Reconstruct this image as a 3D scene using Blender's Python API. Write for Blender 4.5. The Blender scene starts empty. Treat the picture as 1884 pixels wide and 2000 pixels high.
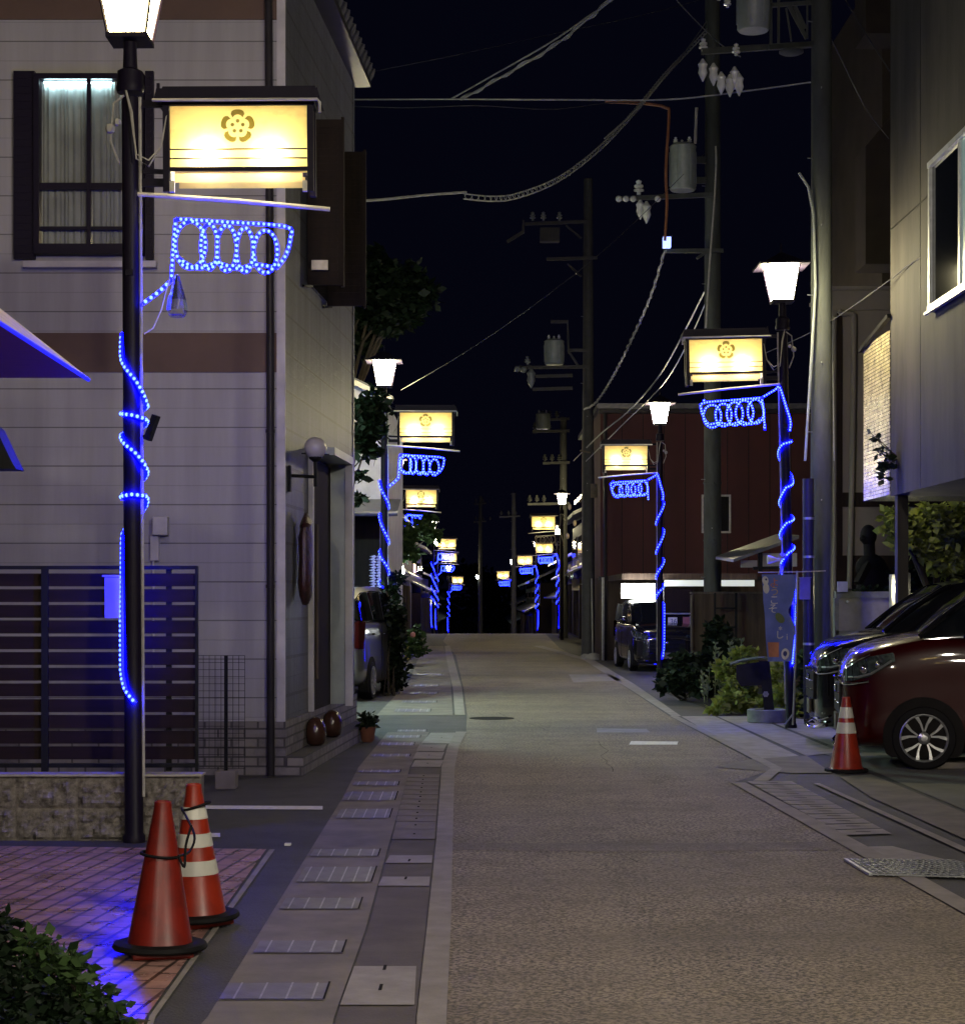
import bpy, math, random
from mathutils import Vector, Matrix, noise
rnd = random.Random(7)
R = math.radians
scn = bpy.context.scene
COL = scn.collection

# ---------------------------------------------------------------- camera
F, H, CX, CY = 3600.0, 1.6, 942.0, 1170.0      # focal length (px of the 1884 px photo), eye height, vanishing point
cd = bpy.data.cameras.new('camera'); cam = bpy.data.objects.new('camera', cd); COL.objects.link(cam)
cam.location = (0, 0, H); cam.rotation_euler = (R(90), 0, 0)
cd.sensor_fit = 'HORIZONTAL'; cd.sensor_width = 36; cd.lens = 36 * F / 1884
cd.shift_y = 170 / 1884; cd.clip_start = 0.1; cd.clip_end = 3000
scn.camera = cam

# ---------------------------------------------------------------- world: a night sky
w = bpy.data.worlds.new('World'); scn.world = w; w.use_nodes = True
nt = w.node_tree; nt.nodes.clear()
sky = nt.nodes.new('ShaderNodeTexSky'); sky.sky_type = 'NISHITA'; sky.sun_disc = False
sky.sun_elevation = R(1.0); sky.sun_rotation = R(180)
mixc = nt.nodes.new('ShaderNodeMix'); mixc.data_type = 'RGBA'; mixc.inputs['Factor'].default_value = 0.96
mixc.inputs['B'].default_value = (0.5, 0.55, 1.9, 1)
bg = nt.nodes.new('ShaderNodeBackground'); bg.inputs['Strength'].default_value = 0.00045
wo = nt.nodes.new('ShaderNodeOutputWorld')
nt.links.new(sky.outputs[0], mixc.inputs['A']); nt.links.new(mixc.outputs['Result'], bg.inputs['Color'])
nt.links.new(bg.outputs[0], wo.inputs['Surface'])
scn.view_settings.view_transform = 'Standard'; scn.view_settings.look = 'None'
scn.view_settings.exposure = 2.3; scn.view_settings.gamma = 1.0
try:
    scn.cycles.use_denoising = True; scn.cycles.sample_clamp_indirect = 3.0
    scn.cycles.max_bounces = 8; scn.cycles.diffuse_bounces = 3; scn.cycles.use_light_tree = True
    scn.cycles.caustics_reflective = False; scn.cycles.caustics_refractive = False
except Exception: pass
LANTERN = 48.0         # radiance of the lantern glass
BULB = 2.5             # watts of the two bulbs inside each sign box

# ---------------------------------------------------------------- helpers
def W(px, py, d):      # photo pixel at a depth -> the place in the street it shows
    return ((px - CX) * d / F, d, H - (py - CY) * d / F)
def G(px, py, z=0.0):  # photo pixel -> point of the ground
    d = (H - z) * F / (py - CY)
    return ((px - CX) * d / F, d)
ORG = {}
def linkobj(o, parent=None, loc=None):
    COL.objects.link(o)
    if parent: o.parent = parent
    return o
def thing(name, label, cat, loc=(0, 0, 0), group=None, rz=0.0):
    o = bpy.data.objects.new(name, None); COL.objects.link(o); o.empty_display_size = 0.1
    o.location = loc; o.rotation_euler = (0, 0, rz); ORG[o.name] = Vector(loc)
    o['label'] = label; o['category'] = cat
    if group: o['group'] = group
    return o
def tag(o, label, cat, group=None, kind=None):
    o['label'] = label; o['category'] = cat
    if group: o['group'] = group
    if kind: o['kind'] = kind
    return o
def copy_tree(o, parent=None):
    c = o.copy(); COL.objects.link(c)
    if parent: c.parent = parent
    for ch in [x for x in bpy.data.objects if x.parent == o]: copy_tree(ch, c)
    return c
class MB:
    """collects shapes for ONE mesh object"""
    def __init__(s): s.v = []; s.f = []; s.m = []; s.mi = 0; s.M = None
    def add(s, vs, fs):
        k = len(s.v)
        if s.M is not None: vs = [s.M @ Vector(v) for v in vs]
        s.v += [tuple(v) for v in vs]; s.f += [tuple(i + k for i in f) for f in fs]; s.m += [s.mi] * len(fs)
        return s
    def box(s, x0, x1, y0, y1, z0, z1):
        return s.add([(x0,y0,z0),(x1,y0,z0),(x1,y1,z0),(x0,y1,z0),(x0,y0,z1),(x1,y0,z1),(x1,y1,z1),(x0,y1,z1)],
              [(0,3,2,1),(4,5,6,7),(0,1,5,4),(1,2,6,5),(2,3,7,6),(3,0,4,7)])
    def obox(s, a, b, t0, t1, z0, z1, z0b=None, z1b=None):
        """box along the ground line a-b, offset t0..t1 to its right-hand side"""
        a = Vector((a[0], a[1])); b = Vector((b[0], b[1])); u = (b - a).normalized(); n = Vector((u.y, -u.x))
        z0b = z0 if z0b is None else z0b; z1b = z1 if z1b is None else z1b
        p = [a + n*t0, b + n*t0, b + n*t1, a + n*t1]; zz0 = [z0, z0b, z0b, z0]; zz1 = [z1, z1b, z1b, z1]
        return s.add([(q.x, q.y, z) for q, z in zip(p, zz0)] + [(q.x, q.y, z) for q, z in zip(p, zz1)],
              [(0,3,2,1),(4,5,6,7),(0,1,5,4),(1,2,6,5),(2,3,7,6),(3,0,4,7)])
    def beam(s, p, q, wd, ht, up=(0,0,1)):
        p = Vector(p); q = Vector(q); d = (q - p).normalized(); up = Vector(up)
        if abs(d.dot(up)) > .98: up = Vector((0, 1, 0))
        a = d.cross(up).normalized() * wd / 2; b = a.cross(d).normalized() * ht / 2
        vs = [e + i*a + j*b for e in (p, q) for i, j in ((-1,-1),(1,-1),(1,1),(-1,1))]
        return s.add(vs, [(0,3,2,1),(4,5,6,7),(0,1,5,4),(1,2,6,5),(2,3,7,6),(3,0,4,7)])
    def tube(s, path, r, n=8, cap=True, r1=None):
        P = [Vector(p) for p in path]; k = len(P); vs = []; fs = []; up = None
        for i, p in enumerate(P):
            t = (P[min(i+1, k-1)] - P[max(i-1, 0)]).normalized()
            if up is None:
                up = Vector((0, 0, 1)) if abs(t.z) < .9 else Vector((1, 0, 0))
            a = t.cross(up)
            if a.length < 1e-5: a = t.cross(Vector((1, 0.3, 0)))
            a.normalize(); b = a.cross(t).normalized(); up = b
            rr = r if r1 is None else r + (r1 - r) * i / (k - 1)
            vs += [p + rr * (math.cos(2*math.pi*j/n) * a + math.sin(2*math.pi*j/n) * b) for j in range(n)]
        for i in range(k - 1):
            for j in range(n):
                fs.append((i*n+j, i*n+(j+1) % n, (i+1)*n+(j+1) % n, (i+1)*n+j))
        if cap: fs.append(tuple(reversed(range(n)))); fs.append(tuple(range((k-1)*n, k*n)))
        return s.add(vs, fs)
    def lathe(s, prof, c=(0, 0, 0), n=20, axis='z', cap=True):
        vs = []; fs = []; k = len(prof)
        for r, z in prof:
            for j in range(n):
                a = 2*math.pi*j/n; x, y = r*math.cos(a), r*math.sin(a)
                v = (x, y, z) if axis == 'z' else ((x, z, y) if axis == 'y' else (z, x, y))
                vs.append((v[0]+c[0], v[1]+c[1], v[2]+c[2]))
        for i in range(k-1):
            for j in range(n): fs.append((i*n+j, i*n+(j+1) % n, (i+1)*n+(j+1) % n, (i+1)*n+j))
        if cap: fs.append(tuple(reversed(range(n)))); fs.append(tuple(range((k-1)*n, k*n)))
        return s.add(vs, fs)
    def ball(s, c, r, n=8, m=5, sq=(1, 1, 1)):
        prof = [(max(1e-4, r*math.sin(math.pi*i/m)), -r*math.cos(math.pi*i/m)) for i in range(m+1)]
        b = MB(); b.lathe(prof, (0, 0, 0), n)
        return s.add([(v[0]*sq[0]+c[0], v[1]*sq[1]+c[1], v[2]*sq[2]+c[2]) for v in b.v], b.f)
    def prism(s, poly, z0, z1):
        n = len(poly)
        return s.add([(x, y, z0) for x, y in poly] + [(x, y, z1) for x, y in poly],
              [tuple(reversed(range(n))), tuple(range(n, 2*n))] + [(i, (i+1) % n, n+(i+1) % n, n+i) for i in range(n)])
    def prism_y(s, poly, y0, y1):   # poly in x,z
        n = len(poly)
        return s.add([(x, y0, z) for x, z in poly] + [(x, y1, z) for x, z in poly],
              [tuple(range(n)), tuple(reversed(range(n, 2*n)))] + [(i, n+i, n+(i+1) % n, (i+1) % n) for i in range(n)])
    def sheet(s, poly, z): return s.add([(x, y, z) for x, y in poly], [tuple(range(len(poly)))])
    def build(s, name, mats, parent=None, smooth=False, loc=None, bevel=0, sub=0):
        me = bpy.data.meshes.new(name); r = parent
        while r is not None and r.parent is not None: r = r.parent
        o0 = ORG.get(r.name, Vector((0, 0, 0))) if r is not None else Vector((0, 0, 0))
        if getattr(s, 'local', False): o0 = Vector((0, 0, 0))
        base = Vector((0, 0, 0))
        if r is None and s.v:                        # a thing of one mesh: origin at its base
            xs = [v[0] for v in s.v]; ys = [v[1] for v in s.v]; zs = [v[2] for v in s.v]
            base = Vector(((min(xs)+max(xs))/2, (min(ys)+max(ys))/2, min(zs)))
            if getattr(s, 'world0', False): base = Vector((0, 0, 0))
        me.from_pydata([tuple(Vector(v) - o0 - base) for v in s.v], [], s.f)
        if not isinstance(mats, (list, tuple)): mats = [mats]
        for m in mats: me.materials.append(m)
        me.polygons.foreach_set('material_index', s.m)
        if smooth:
            me.polygons.foreach_set('use_smooth', [True] * len(me.polygons))
            try: me.set_sharp_from_angle(angle=R(40))
            except Exception: pass
        me.update()
        o = bpy.data.objects.new(name, me); COL.objects.link(o); o.location = base
        if parent: o.parent = parent
        if bevel:
            b = o.modifiers.new('bevel', 'BEVEL'); b.width = bevel; b.segments = 2; b.limit_method = 'ANGLE'
        if sub:
            b = o.modifiers.new('sub', 'SUBSURF'); b.levels = sub; b.render_levels = sub
        return o

def pieces(o, name=None):
    """splits a part into one object per separate piece"""
    me = o.data; par = list(range(len(me.vertices)))
    def fd(a):
        while par[a] != a: par[a] = par[par[a]]; a = par[a]
        return a
    for p in me.polygons:
        v = p.vertices; a = fd(v[0])
        for b in v[1:]: par[fd(b)] = a
    grp = {}
    for p in me.polygons: grp.setdefault(fd(p.vertices[0]), []).append(p)
    nm = name or o.name.split('.')[0]
    if len(grp) < 2: o.name = nm; return
    for k, ps in grp.items():
        ix = {}; vs = []; fs = []
        for p in ps:
            f = []
            for v in p.vertices:
                if v not in ix: ix[v] = len(vs); vs.append(me.vertices[v].co[:])
                f.append(ix[v])
            fs.append(f)
        m2 = bpy.data.meshes.new(nm); m2.from_pydata(vs, [], fs); m2.materials.append(me.materials[0])
        m2.polygons.foreach_set('use_smooth', [ps[0].use_smooth]*len(fs))
        if ps[0].use_smooth: m2.set_sharp_from_angle(angle=R(40))
        c = bpy.data.objects.new(nm, m2); COL.objects.link(c); c.parent = o.parent; c.location = o.location
    bpy.data.objects.remove(o)

# ---------------------------------------------------------------- materials
def nodes(name):
    m = bpy.data.materials.new(name); m.use_nodes = True; t = m.node_tree
    return m, t, t.nodes['Principled BSDF'], t.nodes['Material Output']
def L(t, a, b): t.links.new(a, b)
def mth(t, op, a, b=None, c=None):
    n = t.nodes.new('ShaderNodeMath'); n.operation = op
    for i, x in enumerate((a, b, c)):
        if x is None: continue
        if isinstance(x, (int, float)): n.inputs[i].default_value = x
        else: L(t, x, n.inputs[i])
    return n.outputs[0]
def mixcol(t, f, a, b, mode='MIX'):
    n = t.nodes.new('ShaderNodeMix'); n.data_type = 'RGBA'; n.blend_type = mode
    for k, x in (('Factor', f), ('A', a), ('B', b)):
        if isinstance(x, (int, float)): n.inputs[k].default_value = x
        elif isinstance(x, tuple): n.inputs[k].default_value = (*x[:3], 1)
        else: L(t, x, n.inputs[k])
    return n.outputs['Result']
def noi(t, vec, scale, detail=4, rough=.6):
    n = t.nodes.new('ShaderNodeTexNoise'); n.inputs['Scale'].default_value = scale
    n.inputs['Detail'].default_value = detail; n.inputs['Roughness'].default_value = rough
    if vec is not None: L(t, vec, n.inputs['Vector'])
    return n.outputs['Fac']
def ramp(t, f, lo, hi):
    n = t.nodes.new('ShaderNodeMapRange'); n.inputs['From Min'].default_value = lo; n.inputs['From Max'].default_value = hi
    L(t, f, n.inputs['Value']); return n.outputs['Result']
def geo(t): return t.nodes.new('ShaderNodeNewGeometry').outputs['Position']
def objc(t): return t.nodes.new('ShaderNodeTexCoord').outputs['Object']
def mapping(t, v, scale=(1, 1, 1), rot=(0, 0, 0), loc=(0, 0, 0)):
    n = t.nodes.new('ShaderNodeMapping'); n.inputs['Scale'].default_value = scale
    n.inputs['Rotation'].default_value = rot; n.inputs['Location'].default_value = loc
    L(t, v, n.inputs['Vector']); return n.outputs[0]
def bumpto(t, p, h, strength, dist=.01):
    n = t.nodes.new('ShaderNodeBump'); n.inputs['Strength'].default_value = strength; n.inputs['Distance'].default_value = dist
    L(t, h, n.inputs['Height']); L(t, n.outputs[0], p.inputs['Normal'])
def mat(name, c, rough=.7, metal=0.0, c2=None, ns=6, lo=.35, hi=.65, bump=0, bs=40, stretch=(1, 1, 1), coat=0, spec=.5, rv=0.0):
    m, t, p, o = nodes(name)
    p.inputs['Roughness'].default_value = rough; p.inputs['Metallic'].default_value = metal
    p.inputs['Specular IOR Level'].default_value = spec
    if coat: p.inputs['Coat Weight'].default_value = coat; p.inputs['Coat Roughness'].default_value = .04
    v = mapping(t, objc(t), stretch)
    if c2 is None: c2 = tuple(x * .72 for x in c)
    n1 = noi(t, v, ns)
    L(t, mixcol(t, ramp(t, n1, lo, hi), c, c2), p.inputs['Base Color'])
    if rv: L(t, mth(t, 'MULTIPLY_ADD', noi(t, v, ns*2.3), rv, rough - rv/2), p.inputs['Roughness'])
    if bump: bumpto(t, p, noi(t, objc(t), bs, 5), bump)
    return m
def emit(name, c, s, sample=True, base=(.8, .8, .8)):
    m, t, p, o = nodes(name)
    p.inputs['Base Color'].default_value = (*base, 1); p.inputs['Emission Color'].default_value = (*c, 1)
    p.inputs['Emission Strength'].default_value = s; p.inputs['Roughness'].default_value = .3
    if not sample:
        try: m.cycles.emission_sampling = 'NONE'
        except Exception: pass
    return m

def siding(name, c, dirt):
    m, t, p, o = nodes(name); P = geo(t)
    sp = t.nodes.new('ShaderNodeSeparateXYZ'); L(t, P, sp.inputs[0]); z = sp.outputs['Z']
    f1 = mth(t, 'FRACT', mth(t, 'DIVIDE', z, .35)); f2 = mth(t, 'FRACT', mth(t, 'DIVIDE', z, .175))
    l1 = mth(t, 'LESS_THAN', f1, .030 if name[0] == 'c' else .07); l2 = mth(t, 'MULTIPLY', mth(t, 'LESS_THAN', f2, .045), .35)
    ln = mth(t, 'MAXIMUM', l1, l2)
    # boards end every few metres, staggered
    row = mth(t, 'FLOOR', mth(t, 'DIVIDE', z, .35))
    st = noi(t, mapping(t, P, (3, 3, .25)), 2, 5)
    cc = mixcol(t, ramp(t, st, .3, .75), c, dirt)
    grain = noi(t, mapping(t, P, (14, 14, 60)), 2, 3)
    cc = mixcol(t, mth(t, 'MULTIPLY', grain, .30), cc, (.25, .24, .24))
    L(t, mixcol(t, mth(t, 'MULTIPLY', ln, .8), cc, (.06, .055, .055)), p.inputs['Base Color'])
    h = mth(t, 'SUBTRACT', mth(t, 'MULTIPLY', grain, .25), mth(t, 'MULTIPLY', ln, 1.0))
    if name[0] == 'g': h = mth(t, 'ADD', mth(t, 'ADD', h, mth(t, 'MULTIPLY', f1, -1.6)), mth(t, 'MULTIPLY', noi(t, mapping(t, P, (5, 5, 9)), 1, 4), 1.3))
    bumpto(t, p, h, .6, .008); p.inputs['Roughness'].default_value = .5 if name[0] == 'c' else .42; p.inputs['Specular IOR Level'].default_value = .5 if name[0] == 'c' else .06
    return m
def brick(name, c1, c2, mortar, scale, bw, rh, rot=(0, 0, 0), wall=False, msz=.015, rough=.75, wet=0, off=.5):
    m, t, p, o = nodes(name); P = geo(t)
    if wall:
        sp = t.nodes.new('ShaderNodeSeparateXYZ'); L(t, P, sp.inputs[0])
        cb = t.nodes.new('ShaderNodeCombineXYZ'); L(t, mth(t, 'ADD', sp.outputs['X'], sp.outputs['Y']), cb.inputs['X']); L(t, sp.outputs['Z'], cb.inputs['Y'])
        v = cb.outputs[0]
    else: v = mapping(t, P, (1, 1, 1), rot)
    b = t.nodes.new('ShaderNodeTexBrick'); b.inputs['Scale'].default_value = scale
    b.inputs['Brick Width'].default_value = bw; b.inputs['Row Height'].default_value = rh; b.inputs['Mortar Size'].default_value = msz
    b.offset = off
    b.inputs['Color1'].default_value = (*c1, 1); b.inputs['Color2'].default_value = (*c2, 1); b.inputs['Mortar'].default_value = (*mortar, 1)
    L(t, v, b.inputs['Vector'])
    n1 = noi(t, P, 5, 6)
    L(t, mixcol(t, ramp(t, n1, .45, .8), b.outputs['Color'], mortar), p.inputs['Base Color'])
    p.inputs['Roughness'].default_value = rough
    if wet: L(t, mth(t, 'MULTIPLY_ADD', noi(t, P, 3, 5), .5, .05), p.inputs['Roughness'])
    bumpto(t, p, mth(t, 'ADD', mth(t, 'SUBTRACT', 1.0, b.outputs['Fac']), mth(t, 'MULTIPLY', noi(t, P, 60, 3), .25)), .7, .006)
    return m
def asphalt(name, c1, c2, c3, sc=75, band=.5, rough=.75):
    m, t, p, o = nodes(name); P = geo(t)
    n1 = noi(t, P, sc, 3, .7); n2 = noi(t, mapping(t, P, (.25, 1, 1)), .9, 5, .6); n3 = noi(t, P, .5, 3)
    vo = t.nodes.new('ShaderNodeTexVoronoi'); vo.inputs['Scale'].default_value = sc * .8; L(t, P, vo.inputs['Vector'])
    a = mixcol(t, ramp(t, n1, .42, .58), c1, c2)
    a = mixcol(t, mth(t, 'MULTIPLY', ramp(t, vo.outputs['Distance'], .0, .5), .2), a, c2)
    a = mixcol(t, mth(t, 'MULTIPLY', ramp(t, n2, .42, .72), band), a, c3)
    a = mixcol(t, mth(t, 'MULTIPLY', ramp(t, n3, .4, .7), .3), a, c3)
    n4 = noi(t, mapping(t, P, (1.5, .07, 1)), 1.2, 3); n5 = noi(t, P, 2.2, 7, .7)
    a = mixcol(t, mth(t, 'MULTIPLY', ramp(t, n4, .40, .68), .35), a, tuple(x*.55 for x in c1))
    a = mixcol(t, mth(t, 'MULTIPLY', ramp(t, n5, .52, .66), .40), a, c3)
    L(t, a, p.inputs['Base Color']); L(t, mth(t, 'MULTIPLY_ADD', n5, .35, rough - .2), p.inputs['Roughness'])
    bumpto(t, p, mth(t, 'ADD', n1, vo.outputs['Distance']), .45, .004)
    return m
def leafmat(name, c1, c2, tr=.25):
    m, t, p, o = nodes(name)
    n1 = noi(t, geo(t), 9, 3)
    oi = t.nodes.new('ShaderNodeNewGeometry').outputs['Random Per Island']
    c = mixcol(t, ramp(t, n1, .35, .65), c1, c2)
    c = mixcol(t, mth(t, 'MULTIPLY', oi, .6), c, tuple(x * 1.7 for x in c1))
    L(t, c, p.inputs['Base Color']); p.inputs['Roughness'].default_value = .6; p.inputs['Specular IOR Level'].default_value = .25
    ts = t.nodes.new('ShaderNodeBsdfTranslucent'); L(t, c, ts.inputs['Color'])
    mx = t.nodes.new('ShaderNodeMixShader'); mx.inputs[0].default_value = tr
    L(t, p.outputs[0], mx.inputs[1]); L(t, ts.outputs[0], mx.inputs[2]); L(t, mx.outputs[0], o.inputs['Surface'])
    return m
def glassmat(name, tint=(1, 1, 1), refl=.12, rough=.03):
    m, t, p, o = nodes(name)
    tr = t.nodes.new('ShaderNodeBsdfTransparent'); tr.inputs[0].default_value = (*tint, 1)
    gl = t.nodes.new('ShaderNodeBsdfGlossy'); gl.inputs['Roughness'].default_value = rough
    fr = t.nodes.new('ShaderNodeLayerWeight'); fr.inputs[0].default_value = .5
    f = mth(t, 'ADD', refl, mth(t, 'MULTIPLY', fr.outputs['Fresnel'], .6))
    mx = t.nodes.new('ShaderNodeMixShader'); L(t, f, mx.inputs[0]); L(t, tr.outputs[0], mx.inputs[1]); L(t, gl.outputs[0], mx.inputs[2])
    L(t, mx.outputs[0], o.inputs['Surface']); return m
def panelmat(name, c, tr):
    m, t, p, o = nodes(name)
    n1 = noi(t, mapping(t, objc(t), (1, 1, 1.6)), 7, 7, .65)
    cc = mixcol(t, mth(t, 'MULTIPLY', ramp(t, n1, .50, .72), .38), c, tuple(x*.55 for x in c))
    L(t, cc, p.inputs['Base Color']); p.inputs['Roughness'].default_value = .6
    ts = t.nodes.new('ShaderNodeBsdfTranslucent'); L(t, cc, ts.inputs['Color'])
    mx = t.nodes.new('ShaderNodeMixShader'); mx.inputs[0].default_value = tr
    L(t, p.outputs[0], mx.inputs[1]); L(t, ts.outputs[0], mx.inputs[2]); L(t, mx.outputs[0], o.inputs['Surface']); return m

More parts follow.
